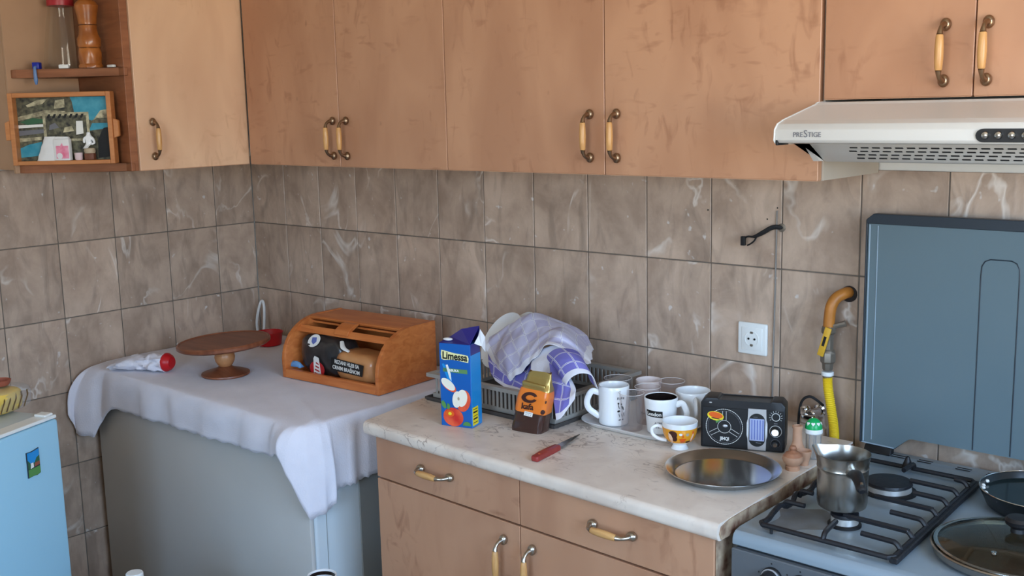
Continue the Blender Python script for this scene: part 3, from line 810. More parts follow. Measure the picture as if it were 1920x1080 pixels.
bm = BM(); tube(bm, [b0 + hd * .008, b0 + hd * .024 + Vector((0, 0, .002)), b0 + hd * .046 + px * .004 + Vector((0, 0, .000)), b0 + hd * .072 + px * .009 + Vector((0, 0, -.006)), b0 + hd * .080 + px * .010 + Vector((0, 0, -.009))], [.012, .0125, .0105, .0098, .006], 14, 5, flat=.8); ha = obj('handle', bm, 'black', t)
e = b0 + hd * .066 + px * .008 + Vector((0, 0, -.0015)); 
bm = BM(); tube(bm, [e + hd * .004 + Vector((0, 0, .0055)), e + hd * .009 + Vector((0, 0, .0032)) + px * .002], .003, 8); obj('hanging_hole', bm, 'steel', ha)

t = thing('lidded_pan', 'steel pan with a glass lid and black knob at the front right of the stove', 'pan', (2.914, -.466, .831))
bm = BM(); lathe(bm, [(.0, 0), (.132, 0), (.141, .005), (.1420, .015), (.145, .018), (.1425, .020), (.138, .016), (.135, .006), (0, .003)], 56); obj('pan_body', bm, 'steel', t)
bm = BM(); lathe(bm, [(.1335, .0415), (.120, .049), (.085, .060), (.040, .067), (.006, .069), (.006, .0665), (.040, .0645), (.085, .0575), (.119, .0468), (.1335, .0393)], 56, cap=(True, True)); ld = obj('glass_lid', bm, 'smokeglass', t); ld.location.z = -.021
bm = BM(); lathe(bm, [(.1335, .0390), (.1385, .0400), (.1390, .0425), (.1350, .0438), (.1320, .0428)], 56, cap=(False, False)); obj('lid_rim', bm, 'steelpolish', ld)
bm = BM(); lathe(bm, [(.013, .069), (.012, .076), (.022, .084), (.024, .091), (.019, .096), (.004, .097)], 24); obj('lid_knob', bm, 'black', ld)
bm = BM(); lathe(bm, [(.0048, -.001), (.0048, .002), (.0024, .0022), (.0024, .0002)], 14, (-.010, -.095, .0585), (False, False)); obj('steam_vent', bm, 'steelpolish', ld)
bm = BM(); lathe(bm, [(.0, .0272), (.131, .0290), (.131, .0305), (.0, .0310)], 40); obj('food', bm, mat('pan_food', (112, 84, 62), .7, var=.25, scale=30), t, 'brown food seen dimly through the glass lid').location.z = -.021

t = thing('frying_pan', 'dark enamelled pan with a chipped pale rim at the back right of the stove', 'pan', (2.878, -.200, .831))
bm = BM(); lathe(bm, [(0, 0), (.090, 0), (.100, .006), (.114, .036), (.1155, .040), (.1125, .0405), (.110, .037), (.097, .009), (0, .006)], 48); obj('pan_body', bm, 'panblack', t)
bm = BM(); lathe(bm, [(.0, .026), (.1045, .028), (.1045, .0268), (0, .0255)], 40); obj('pan_content', bm, 'pangloss', t)
bm = BM(); tube(bm, [(.1138 * math.cos(a), .1138 * math.sin(a), .0405) for a in [2 * PI * i / 48 for i in range(49)]], .0013, 6); obj('rim', bm, 'steelpolish', t)
random.seed(3)
for k in range(7):
    a = R(178 + k * 13 + random.uniform(-4, 4)); rr = .107; bm = BM(); ball(bm, (rr * math.cos(a), rr * math.sin(a), .0335), (random.uniform(.003, .006), random.uniform(.003, .007), .0035), 8, 6); obj('enamel_chip', bm, 'inkwhite', t)

# ------------------------------------------------------------------ on the wall: socket, cables, gas pipe, tap
t = thing('wall_socket', 'white square wall socket on the tiles above the radio', 'socket', (2.127, 0, 1.047))
bm = BM(); box(bm, -.041, -.009, -.041, .041, .0005, .041, .004, 3); pl = obj('cover_plate', bm, 'whiteplastic', t)
bm = BM(); box(bm, -.029, -.0105, -.029, .029, -.0085, .029, .0015, 2); obj('inner_frame', bm, 'whiteplastic', pl)
bm = BM(); lathe(bm, [(.0205, .0102), (.0205, .0115), (.0185, .0118), (.0180, .0030), (.001, .0030)], 32, cap=(False, True))
bmesh.ops.rotate(bm, verts=bm.verts, cent=(0, 0, 0), matrix=Matrix.Rotation(PI / 2, 3, 'X')); obj('socket_well', bm, 'whiteplastic', t)
for s in (-1, 1):
    bm = BM(); lathe(bm, [(.0028, .0106), (.0028, .0120), (.001, .0122)], 12, (s * .0085, 0, 0)); bmesh.ops.rotate(bm, verts=bm.verts, cent=(0, 0, 0), matrix=Matrix.Rotation(PI / 2, 3, 'X')); obj('pin_hole', bm, 'ink', t)
for s in (-1, 1):
    bm = BM(); box(bm, -.004, -.0125, s * .0165 - .003, .004, -.0095, s * .0165 + .003, .001, 1); obj('earth_clip', bm, 'brass', t)
bm = BM(); tube(bm, [(2.187, -.0022, 1.374), (2.186, -.0022, 1.21), (2.184, -.0022, 1.05), (2.182, -.0022, .86)], .0022, 8)
tag(obj('cable', bm, 'cablegrey'), 'thin grey cable running down the tiles beside the socket', 'cable')
t = thing('loose_wire', 'short black loose wire poking out of the tiles above the socket', 'wire', (2.200, 0, 1.333))
bm = BM(); lathe(bm, [(.010, -.001), (.0105, .002), (.007, .003)], 16); bmesh.ops.rotate(bm, verts=bm.verts, cent=(0, 0, 0), matrix=Matrix.Rotation(PI / 2, 3, 'X')); obj('wall_hole', bm, 'brass', t)
bm = BM(); tube(bm, [(.002, .002, 0), (-.018, -.012, .001), (-.040, -.020, -.012), (-.058, -.024, -.022), (-.068, -.024, -.024), (-.080, -.026, -.024), (-.089, -.026, -.030)], [.0055, .0058, .0058, .0045, .0028, .0024, .0024], 8, 5); obj('wire_sleeve', bm, 'blacksoft', t)
bm = BM(); tube(bm, [(-.055, -.024, -.022), (-.062, -.025, -.034), (-.072, -.026, -.042), (-.080, -.026, -.046)], .0022, 6, 4); obj('wire_core', bm, 'blacksoft', t)
bm = BM(); box(bm, -.097, -.031, -.047, -.086, -.021, -.024, .001, 1); obj('wire_end', bm, 'blacksoft', t)
for i, (x, z) in enumerate(((2.187, 1.381), (2.160, 1.352), (1.9905, 1.367))):
    bm = BM(); ball(bm, (x, 0, z), (.0022, .0015, .0022), 8, 6); obj('drill_hole', bm, 'ink', wall_back)

t = thing('gas_pipe', 'ochre gas pipe with a yellow valve lever and yellow corrugated hose, beside the stove lid', 'pipe', (2.372, 0, 1.186))
def rel(p): return (p[0] - 2.372, p[1], p[2] - 1.186)
bm = BM(); tube(bm, [rel(p) for p in ((2.378, .002, 1.190), (2.374, -.016, 1.189), (2.362, -.034, 1.180), (2.354, -.044, 1.160), (2.351, -.046, 1.130), (2.350, -.046, 1.108))], .0135, 14, 5); obj('steel_pipe', bm, 'pipe', t)
bm = BM(); lathe(bm, [(.0195, -.001), (.0195, .003), (.014, .004)], 20, (.006, 0, 0)); bmesh.ops.rotate(bm, verts=bm.verts, cent=(0, 0, 0), matrix=Matrix.Rotation(PI / 2, 3, 'X')); obj('pipe_sleeve', bm, 'darkgap', t)
vb = (-.022, -.046, 0)
bm = BM(); lathe(bm, [(.016, -.074), (.0175, -.078), (.0175, -.088), (.013, -.092), (.0125, -.128), (.016, -.132), (.0185, -.140), (.0185, -.158), (.014, -.163), (.013, -.176), (.0105, -.180)], 8, vb); obj('valve_body', bm, 'brass', t)
bm = BM(); tube(bm, [(-.010, -.046, -.072), (.010, -.040, -.066), (.016, -.038, -.064)], [.006, .007, .008], 8); obj('valve_stem', bm, 'brass', t)
bm = BM(); box(bm, -.008, -.003, -.040, .008, .003, .032, .002, 2); lv = obj('valve_lever', bm, 'lever', t); lv.location = (-.021, -.067, -.104); lv.rotation_euler = (0, R(16), 0)
bm = BM(); box(bm, -.0032, -.0036, -.014, .0032, -.003, .010); obj('lever_mark', bm, 'ink', lv)
bm = BM(); lathe(bm, [(.0135, -.183), (.0145, -.184), (.0145, -.192), (.0135, -.193)], 20, vb); obj('white_collar', bm, 'ptfe', t)
bm = BM(); hp = cat([rel(p) for p in ((2.350, -.046, 0.995), (2.352, -.046, .965), (2.360, -.044, .915), (2.366, -.040, .870), (2.366, -.034, .835), (2.362, -.028, .80))], 22)
tube(bm, hp, [(.0118 if i % 2 else .0104) for i in range(len(hp))], 14); obj('corrugated_hose', bm, 'hose', t)
bm = BM(); lathe(bm, [(.0125, -.192), (.0105, -.20)], 16, vb); obj('hose_clamp', bm, 'brass', t)

t = thing('chrome_tap', 'small chrome water valve with a black hose on the tiles behind the shaker', 'tap', (2.312, 0, .890))
bm = BM(); lathe(bm, [(.016, 0), (.016, .006), (.011, .008), (.011, .040), (.013, .042), (.013, .055), (.010, .058)], 20); bmesh.ops.rotate(bm, verts=bm.verts, cent=(0, 0, 0), matrix=Matrix.Rotation(PI / 2, 3, 'X')); obj('valve_body', bm, 'chrome', t)
bm = BM(); box(bm, -.012, -.080, -.014, .020, -.052, .006, .004, 2); obj('valve_lever', bm, 'chrome', t)
bm = BM(); lathe(bm, [(.011, -.012), (.013, -.008), (.013, .008), (.010, .012)], 16, (-.018, -.045, .008)); obj('hose_nut', bm, 'chrome', t)
bm = BM(); tube(bm, [(-.030, -.055, -.038), (-.029, -.052, .008), (-.022, -.050, .034), (-.006, -.046, .044), (.010, -.040, .036), (.022, -.030, .022)], .0033, 8, 5); obj('black_hose', bm, 'blacksoft', t)

# ------------------------------------------------------------------ worktop: juice carton
t = thing('juice_carton', 'blue apple juice carton torn open at the top, on the worktop beside the dish rack', 'carton', (1.5955, -.523, WZ), R(16.0))
hw, hd_ = .0440, .0270
A = [(-hw, -hd_), (hw, -hd_), (hw, hd_), (-hw, hd_)]
bm = BM(); prism(bm, A, 'z', 0, .2135, .0012, 1); obj('carton_body', bm, 'cartonblue', t)
bm = BM(); box(bm, hw, -hd_ + .0012, .002, hw + .0006, hd_ - .0012, .186); obj('side_print', bm, 'cartonlight', t)
bm = BM()
v = [bm.verts.new(p) for p in ((-hw, -hd_, .2130), (hw, -hd_, .2135), (hw, hd_, .2135), (-hw, hd_, .2130), (hw + .006, .014, .254), (-.032, .012, .2215), (0, .013, .243))]
for f in ((0, 1, 4, 6, 5), (3, 5, 6, 4, 2), (0, 5, 3)): bm.faces.new([v[i] for i in f])
solid(obj('gable_top', bm, 'cartonnavy', t, 'folded dark blue top of the carton', 0), .0012)
bm = BM(); box(bm, hw + .0006, -hd_ + .001, .186, hw + .0012, hd_ - .004, .2135); obj('side_print', bm, 'cartonnavy', t)
bm = BM(); v = [bm.verts.new(p) for p in ((hw + .003, -.010, .214), (hw + .016, .004, .205), (hw + .019, .018, .188), (hw + .018, .020, .226), (hw + .008, .014, .246), (hw + .010, .000, .232))]
bm.faces.new((v[0], v[1], v[5])); bm.faces.new((v[1], v[2], v[3])); bm.faces.new((v[1], v[3], v[4], v[5]))
solid(obj('torn_flap', bm, 'foilwhite', t, 'white inside of the torn opening', 0), .001)
bm = BM(); ball(bm, (-.026, -.012, .2205), (.0135, .008, .004), 14, 8); obj('cap_dent', bm, 'foilwhite', t)
Y = -hd_ - .0002
F = lambda n, pts, m, k=0: decal(n, pts, m, t, Y - .0004 * k)
blob = [(-.037, .172), (-.030, .1705), (-.008, .1725), (.016, .1705), (.038, .1675), (.0395, .1785), (.037, .1855), (.020, .188), (.002, .189), (-.018, .1925), (-.028, .1945), (-.0375, .1955), (-.0385, .184)]
F('logo_ground', blob, 'cream')
text('lettering', 'Limessa', .0255, 'ink', t, (.0005, Y - .0008, .1805), (PI / 2, R(2), 0), off=.0007, sx=.88)
F('green_band', [(-.034, .1405), (.035, .1385), (.0345, .1495), (-.0335, .1500)], 'bandgreen')
text('lettering', 'JABUKA', .0085, 'inkwhite', t, (-.004, Y - .0008, .1448), off=.0003)
F('splash', [(-.037, .160), (-.031, .161), (-.020, .140), (-.010, .126), (-.0105, .108), (-.018, .112), (-.028, .135)], 'cartonlight')
F('splash', [(-.026, .158), (-.020, .159), (-.012, .135), (-.011, .118), (-.016, .125)], 'inkwhite', 1)
F('apple_slice', ell(-.019, .1055, .024, .0115, 26, R(-34)), 'apple', 1); F('apple_slice', ell(-.0205, .1085, .022, .0112, 26, R(-34)), 'appleflesh', 2)
F('apple_print', ell(.0215, .0690, .0195, .0285, 28, R(-14)), 'apple', 1)
F('apple_flesh', ell(.0175, .0760, .0150, .0225, 28, R(-12)), 'appleflesh', 2); F('apple_flesh', ell(.0035, .0715, .0125, .0215, 28, R(-8)), 'appleflesh', 3)
F('apple_core', ell(.0085, .0740, .0030, .0045, 12), 'tan', 4)
F('apple_print', ell(-.0085, .0250, .0285, .0240, 32, R(-4)), 'apple', 1); F('apple_print', ell(-.0185, .0330, .0130, .0085, 20), 'cupred', 2); F('apple_stem', ell(-.0175, .0330, .0050, .0040, 12), 'yellow', 3)
F('leaf_print', [(-.042, .062), (-.036, .066), (-.029, .058), (-.0265, .047), (-.033, .045), (-.040, .052)], 'leafgreen', 2)
F('leaf_print', [(-.024, .060), (-.018, .057), (-.0165, .049), (-.020, .0425), (-.0255, .047)], 'leafgreen', 3)
F('lime_print', ell(.030, .0060, .0115, .0105, 20, 0, 0, PI), 'leafgreen', 2)
bm = BM(); box(bm, hw + .0006, -hd_ + .003, .006, hw + .0011, -hd_ + .032, .052); obj('barcode_ground', bm, 'yellow', t)
for k in range(5): bm = BM(); box(bm, hw + .0011, -hd_ + .006, .012 + k * .0085, hw + .0014, -hd_ + .028, .0135 + k * .0085 + .002 * (k % 2)); obj('barcode_bar', bm, 'ink', t)

# ------------------------------------------------------------------ dish rack, plates, towel
rx0, rx1, ry0, ry1, rz0, rz1 = 1.365, 1.800, -.400, -.055, .8640, .925
t = thing('dish_rack', 'grey plastic slatted dish rack on the worktop under the checked towel', 'rack', ((rx0 + rx1) / 2, (ry0 + ry1) / 2, WZ))
def rr(p): return (p[0] - (rx0 + rx1) / 2, p[1] - (ry0 + ry1) / 2, p[2] - WZ)
def loopbar(z0, z1, t_, x0, x1, y0, y1, inn=0):
    bm = BM()
    o_ = [(x0, y0), (x1, y0), (x1, y1), (x0, y1)]; i_ = [(x0 + t_, y0 + t_), (x1 - t_, y0 + t_), (x1 - t_, y1 - t_), (x0 + t_, y1 - t_)]
    ring_surface(bm, [[rr((*p, z)) for p in q] for q, z in ((o_, z0), (o_, z1), (i_, z1), (i_, z0), (o_, z0))], True, (False, False))
    bmesh.ops.remove_doubles(bm, verts=bm.verts, dist=1e-6); return bm
obj('rim', loopbar(rz1 - .010, rz1, .018, rx0 - .012, rx1 + .012, ry0 - .012, ry1 + .012), 'rack', t)
obj('lower_band', loopbar(rz0 - .008, rz0 + .004, .005, rx0, rx1, ry0, ry1), 'rack', t)
bm = BM(); box(bm, *rr((rx0 + .005, ry0 + .005, rz0 - .008)), *rr((rx1 - .005, ry1 - .005, rz0 - .005))); obj('rack_floor', bm, 'rackdark', t)
sb = BM(); box(sb, -.0036, -.0015, -(rz1 - rz0) / 2 + .003, .0036, .0015, (rz1 - rz0) / 2 - .008, .0006, 1); sm_ = mesh('slat', sb, 'rack', 0)
zc = (rz0 + rz1) / 2
n = 30
for k in range(n):
    x = lerp(rx0 + .006, rx1 - .006, (k + .5) / n)
    for y in (ry0 + .003, ry1 - .003): inst('slat', sm_, t, rr((x, y, zc)))
n = 24
for k in range(n):
    y = lerp(ry0 + .006, ry1 - .006, (k + .5) / n)
    for x in (rx0 + .003, rx1 - .003): inst('slat', sm_, t, rr((x, y, zc)), (0, 0, PI / 2))
bm = BM(); box(bm, *rr((rx0 - .010, ry0 - .018, WZ)), *rr((rx1 + .012, ry1 + .02, WZ + .004)), .0015, 1); obj('drip_tray', bm, 'rackdark', t)
obj('tray_lip', loopbar(WZ + .0035, WZ + .0105, .004, rx0 - .012, rx1 + .014, ry0 - .020, ry1 + .022), 'rackdark', t)
def plate(name, label, loc, r, axis, m='white'):
    t = thing(name, label, 'plate', loc, 0, 'plates in the dish rack')
    bm = BM(); lathe(bm, [(0, 0), (r * .55, 0), (r * .62, .003), (r * .97, .016), (r, .0175), (r * .985, .019), (r * .60, .006), (0, .003)], 48)
    q = Vector((0, 0, 1)).rotation_difference(Vector(axis)).to_matrix()
    bmesh.ops.rotate(bm, verts=bm.verts, cent=(0, 0, 0), matrix=q)
    obj('plate_body', bm, m, t)
plate('dinner_plate', 'white plate standing tilted at the left end of the dish rack', (1.428, -.165, .975), .088, (-.25, -.80, .55))
plate('dinner_plate', 'second white plate in the dish rack, behind the tilted one and half under the towel', (1.450, -.125, .972), .090, (-.35, -.72, .55))

def towel_mat(name, pale):
    m, nt, p = base_mat(name)
    uv = N(nt, 'ShaderNodeUVMap'); uv.uv_map = 'UVMap'
    sx = N(nt, 'ShaderNodeSeparateXYZ'); nt.links.new(uv.outputs[0], sx.inputs[0])
    def line(sock, period, width, off):
        a = N(nt, 'ShaderNodeMath', operation='MULTIPLY_ADD'); nt.links.new(sock, a.inputs[0]); a.inputs[1].default_value = 1 / period; a.inputs[2].default_value = off
        f = N(nt, 'ShaderNodeMath', operation='FRACT'); nt.links.new(a.outputs[0], f.inputs[0])
        l = N(nt, 'ShaderNodeMath', operation='LESS_THAN'); nt.links.new(f.outputs[0], l.inputs[0]); l.inputs[1].default_value = width / period
        return l.outputs[0]
    def cell(sock, period, off):
        a = N(nt, 'ShaderNodeMath', operation='MULTIPLY_ADD'); nt.links.new(sock, a.inputs[0]); a.inputs[1].default_value = 1 / period; a.inputs[2].default_value = off
        f = N(nt, 'ShaderNodeMath', operation='FLOOR'); nt.links.new(a.outputs[0], f.inputs[0]); return f.outputs[0]
    P = .046
    x, y = sx.outputs[0], sx.outputs[1]
    cx, cy = cell(x, P, .06), cell(y, P, .06)
    s_ = N(nt, 'ShaderNodeMath', operation='ADD'); nt.links.new(cx, s_.inputs[0]); nt.links.new(cy, s_.inputs[1])
    w = N(nt, 'ShaderNodeTexWhiteNoise', noise_dimensions='2D'); cb = N(nt, 'ShaderNodeCombineXYZ'); nt.links.new(cx, cb.inputs[0]); nt.links.new(cy, cb.inputs[1]); nt.links.new(cb.outputs[0], w.inputs['Vector'])
    if pale: c1, c2, cw = (186, 182, 214), (206, 204, 226), (236, 235, 244)
    else: c1, c2, cw = (108, 104, 188), (128, 124, 200), (228, 227, 242)
    col = mix(nt, w.outputs['Value'], lin(c1), lin(c2))
    col = mix(nt, line(x, P, .0046, 0.1), col, lin(cw)); col = mix(nt, line(y, P, .0046, 0.1), col, lin(cw))
    dk = tuple(v * .72 for v in lin(c1))
    col = mix(nt, line(x, P, .0014, .07), col, dk); col = mix(nt, line(y, P, .0014, .07), col, dk)
    nt.links.new(col, p.inputs['Base Color']); p.inputs['Roughness'].default_value = .9
    no = N(nt, 'ShaderNodeTexNoise'); no.inputs['Scale'].default_value = 900
    b = N(nt, 'ShaderNodeBump'); b.inputs['Strength'].default_value = .3; b.inputs['Distance'].default_value = .001
    nt.links.new(no.outputs['Fac'], b.inputs['Height']); nt.links.new(b.outputs[0], p.inputs['Normal'])
    return m
M['towelpale'] = towel_mat('towel_check_pale', True); M['towelviolet'] = towel_mat('towel_check_violet', False)
M['hem'] = mat('towel_hem_white', (232, 231, 240), .9, bump=.2, bscale=400)
def spline(P, t):
    n = len(P) - 1; i = min(int(t * n), n - 1); f = t * n - i
    p1, p2 = Vector(P[i]), Vector(P[i + 1])
    p0 = Vector(P[i - 1]) if i else p1 * 2 - p2; p3 = Vector(P[i + 2]) if i + 2 <= n else p2 * 2 - p1
    return .5 * ((2 * p1) + (-p0 + p2) * f + (2 * p0 - 5 * p1 + 4 * p2 - p3) * f * f + (-p0 + 3 * p1 - 3 * p2 + p3) * f ** 3)
def patch(name, rows_, m, parent, du, dv, nu=36, nv=30, hems='', wob=.0035, seed=0, rot=0, uo=(0, 0), fr=8):
    def f(u, v):
        p = spline([spline(r, u) for r in rows_], v)
        k = noise.noise((u * 5 + seed, v * 5, seed)) * wob + noise.noise((u * 11 + v * 9 + seed, v * 4 - u * 3, seed + 3)) * wob * .6
        edge = 1
        return p + Vector((0, -.7, .7)) * k * edge
    c_, s_ = math.cos(rot), math.sin(rot)
    bm = grid(BM(), f, nu, nv, lambda a, b: (a * du * c_ - b * dv * s_ + uo[0], a * du * s_ + b * dv * c_ + uo[1]))
    me = bpy.data.meshes.new(name); bm.to_mesh(me); bm.free()
    me.materials.append(M[m]); me.materials.append(M['hem'])
    hu, hv = max(1, round(.020 / du * nu)), max(1, round(.020 / dv * nv))
    for i, pg in enumerate(me.polygons):
        a, b = i % nu, i // nu
        if ('l' in hems and a < hu) or ('r' in hems and a >= nu - hu) or ('t' in hems and b < hv) or ('b' in hems and b >= nv - hv): pg.material_index = 1
        pg.use_smooth = True
    o = bpy.data.objects.new(name, me); link(o, parent); solid(o, .0022); subsurf(o, 1)
    return o
tw = patch('dish_towel', [
    [(1.425, -.115, .960), (1.48, -.090, 1.00), (1.55, -.075, 1.03), (1.64, -.075, 1.015), (1.69, -.095, .975)],
    [(1.424, -.245, .988), (1.476, -.205, 1.036), (1.548, -.18, 1.072), (1.651, -.17, 1.050), (1.752, -.185, .995)],
    [(1.478, -.285, .958), (1.536, -.275, .998), (1.619, -.26, 1.034), (1.706, -.26, 1.060), (1.815, -.265, .995)],
    [(1.580, -.33, .907), (1.627, -.33, .950), (1.672, -.33, .993), (1.738, -.33, 1.037), (1.851, -.33, 1.004)]],
    'towelpale', None, .40, .34, 56, 50, 'lrb', .010, 1, R(8))
tag(tw, 'lavender and white checked dish towel heaped over the dishes in the rack', 'towel')
patch('inner_layer', [
    [(1.420, -.235, .985), (1.498, -.25, 1.000), (1.575, -.25, .998), (1.623, -.25, .990)],
    [(1.500, -.315, .940), (1.559, -.315, .933), (1.616, -.315, .935), (1.672, -.315, .943)],
    [(1.557, -.355, .924), (1.604, -.358, .908), (1.660, -.358, .902), (1.705, -.355, .914)]], 'towelviolet', tw, .22, .14, 26, 18, 'b', .005, 2, R(-20))
patch('folded_layer', [
    [(1.648, -.31, .987), (1.692, -.31, 1.020), (1.737, -.31, 1.034), (1.781, -.31, 1.026)],
    [(1.677, -.348, .958), (1.717, -.350, .978), (1.756, -.350, .984), (1.791, -.348, .989)],
    [(1.693, -.372, .902), (1.731, -.376, .908), (1.775, -.374, .916), (1.801, -.370, .927)]], 'hem', tw, .14, .12, 18, 16, '', .004, 5)
patch('folded_sleeve', [
    [(1.722, -.318, .985), (1.735, -.350, 1.012), (1.762, -.352, 1.034), (1.795, -.345, 1.040), (1.820, -.325, 1.028), (1.822, -.300, .985)],
    [(1.765, -.345, .980), (1.790, -.385, 1.000), (1.815, -.388, 1.022), (1.846, -.380, 1.030), (1.868, -.362, 1.014), (1.862, -.335, .965)],
    [(1.815, -.365, .950), (1.838, -.402, .962), (1.858, -.408, .985), (1.884, -.402, 1.000), (1.908, -.388, .995), (1.905, -.360, .955)]], 'towelviolet', tw, .17, .125, 26, 20, 'b', .002, 9, R(6))
patch('hanging_corner', [
    [(1.752, -.362, 1.001), (1.789, -.366, .992), (1.813, -.362, .981)],
    [(1.796, -.405, .961), (1.838, -.405, .964), (1.866, -.400, .963)],
    [(1.822, -.430, .925), (1.856, -.430, .934), (1.886, -.425, .956)],
    [(1.832, -.434, .880), (1.851, -.434, .893), (1.889, -.430, .945)]], 'towelviolet', tw, .09, .15, 16, 24, 'rb', .002, 12, R(-8))

# ------------------------------------------------------------------ coffee bag
t = thing('coffee_bag', 'orange, brown and gold foil coffee bag standing in front of the dish rack', 'bag', (1.766, -.456, WZ), R(8))
def bagsec(z):
    K = [(0, .0440, .0260), (.006, .0455, .0255), (.03, .0445, .0235), (.06, .0450, .0230), (.09, .0450, .0220), (.108, .0430, .0170), (.122, .0370, .0100), (.136, .0345, .0050), (.150, .0320, .0030)]
    for a, b in zip(K, K[1:]):
        if z <= b[0] + 1e-9:
            f = (z - a[0]) / (b[0] - a[0]); return lerp(a[1], b[1], f), lerp(a[2], b[2], f)
    return K[-1][1:]
def bagpt(a, z, out=0):
    w_, d_ = bagsec(max(0, min(.150, z)))
    c_, s_ = math.cos(a), math.sin(a); e = .42
    x = math.copysign(abs(c_) ** e, c_) * w_; y = math.copysign(abs(s_) ** e, s_) * d_
    k = noise.noise((a * 1.3, z * 60, 2)) * .0022 + noise.noise((a * 3, z * 30 + a * 4, 8)) * .0016
    x *= 1 + k * 12; y *= 1 + k * 22
    L = math.hypot(x, y) or 1
    x += x / L * out; y += y / L * out
    return Vector((x + .20 * z + .035 * max(0, z - .10), y + .02 * z, z + .04 * max(0, z - .09) * math.sin(a * 3)))
def bagpart(name, z0, z1, m, slope0=0, slope1=0, cap=(False, False)):
    bm = BM(); n_ = 48; rows_ = 14; rings = []
    for j in range(rows_ + 1):
        s = j / rows_
        rg = []
        for i in range(n_):
            a = 2 * PI * i / n_; x = math.cos(a)
            rg.append(bagpt(a, lerp(z0 + slope0 * x, z1 + slope1 * x, s)))
        rings.append(rg)
    ring_surface(bm, rings, True, cap)
    return obj(name, bm, m, t, smooth=60)
bagpart('brown_base', 0, .050, 'kafabrown', 0, -.002, (True, False)); bagpart('orange_middle', .050, .108, 'kafa', -.002, -.004); bagpart('gold_top', .108, .150, 'gold', -.004, 0, (False, True))
bm = BM(); box(bm, -.036, -.011, -.006, .030, .006, .006, .003, 2); o = obj('rolled_fold', bm, 'gold', t); o.location = (.024, -.004, .118); o.rotation_euler = (0, R(6), 0)
def bagmap(p):
    w_ = bagsec(max(0, min(.150, p.z)))[0]; f = min(.98, abs(p.x) / w_) ** (1 / .42)
    a = -PI / 2 + math.copysign(math.asin(f), p.x)
    q = bagpt(a, p.z, .0012 - p.y); return q
bm = BM(); n_ = 44; rows_ = []
for i in range(n_ + 1):
    a = R(24 + 318 * i / n_)
    rows_.append([bagmap(Vector((lerp(-.002, -.004, f) + lerp(.0115, .0215, f) * math.cos(a), -.0006, .089 + lerp(.0062, .0130, f) * math.sin(a)))) for f in (0, .25, .5, .75, 1)])
ring_surface(bm, rows_, False, (False, False)); obj('letter_print', bm, 'inkbrown', t, smooth=0)
text('lettering', 'kafa', .0215, 'inkbrown', t, (-.005, 0, .0655), off=.0005, fn=bagmap)
decal('price_label', [(-.010, .0435), (.013, .0415), (.0135, .0525), (-.0095, .0545)], 'inkwhite', t, -.0004, .0005, bagmap)
for k in range(3): decal('label_mark', ell(-.004 + k * .006, .0465 - k * .0005, .0010, .0010, 8), 'inkgrey', t, -.001, .0003, bagmap)
decal('label_mark', [(-.006, .0505), (.010, .0492), (.010, .0500), (-.006, .0513)], 'inkgrey', t, -.001, .0003, bagmap)
decal('letter_print', ell(.0405, .082, .0016, .004, 10), 'inkbrown', t, 0, .0004, bagmap); decal('bean_print', ell(.0375, .0565, .0050, .0062, 14), 'inkbrown', t, 0, .0004, bagmap)

# ------------------------------------------------------------------ knife
t = thing('paring_knife', 'small knife with a red handle lying on the worktop', 'knife', (1.918, -.535, WZ), math.atan2(.108, -.018) - PI / 2)
bm = BM(); prism(bm, [(-.0085, -.104), (.0075, -.105), (.0100, -.098), (.0085, -.06), (.0095, -.02), (.0125, -.004), (.006, 0), (-.0075, 0), (-.0085, -.03), (-.0105, -.07), (-.0115, -.098)], 'z', .0005, .013, .004, 3); obj('handle', bm, 'knifered', t)
bm = BM(); prism(bm, [(-.0085, -.002), (.0085, -.002), (.0095, .020), (.0075, .060), (.001, .108), (-.0015, .112), (-.006, .06), (-.0082, .02)], 'z', .0056, .0072, .0005, 1); obj('blade', bm, 'steel', t)
for y in (-.082,): bm = BM(); lathe(bm, [(.0022, .0128), (.0022, .0134)], 10, (0, y, 0)); obj('rivet', bm, 'steelpolish', t)

# ------------------------------------------------------------------ white tray with mugs and tumblers
t = thing('serving_tray', 'long white oval-cornered tray holding the mugs and tumblers', 'tray', (1.965, -.238, WZ))
def rrect(hx, hy, r, z, n_=7):
    pts_ = []
    for cx_, cy_, a0 in ((hx - r, hy - r, 0), (-hx + r, hy - r, 90), (-hx + r, -hy + r, 180), (hx - r, -hy + r, 270)):
        for i in range(n_ + 1):
            a = R(a0 + 90 * i / n_); pts_.append((cx_ + r * math.cos(a), cy_ + r * math.sin(a), z))
    return pts_
bm = BM(); ring_surface(bm, [rrect(.125, .105, .05, 0), rrect(.130, .110, .055, .003), rrect(.142, .122, .065, .012), rrect(.145, .125, .066, .0145), rrect(.142, .122, .065, .0155), rrect(.128, .108, .054, .0060), rrect(.124, .104, .05, .0055)], True, (True, True))
obj('tray_body', bm, 'white', t, smooth=60)
TZ = WZ + .0062
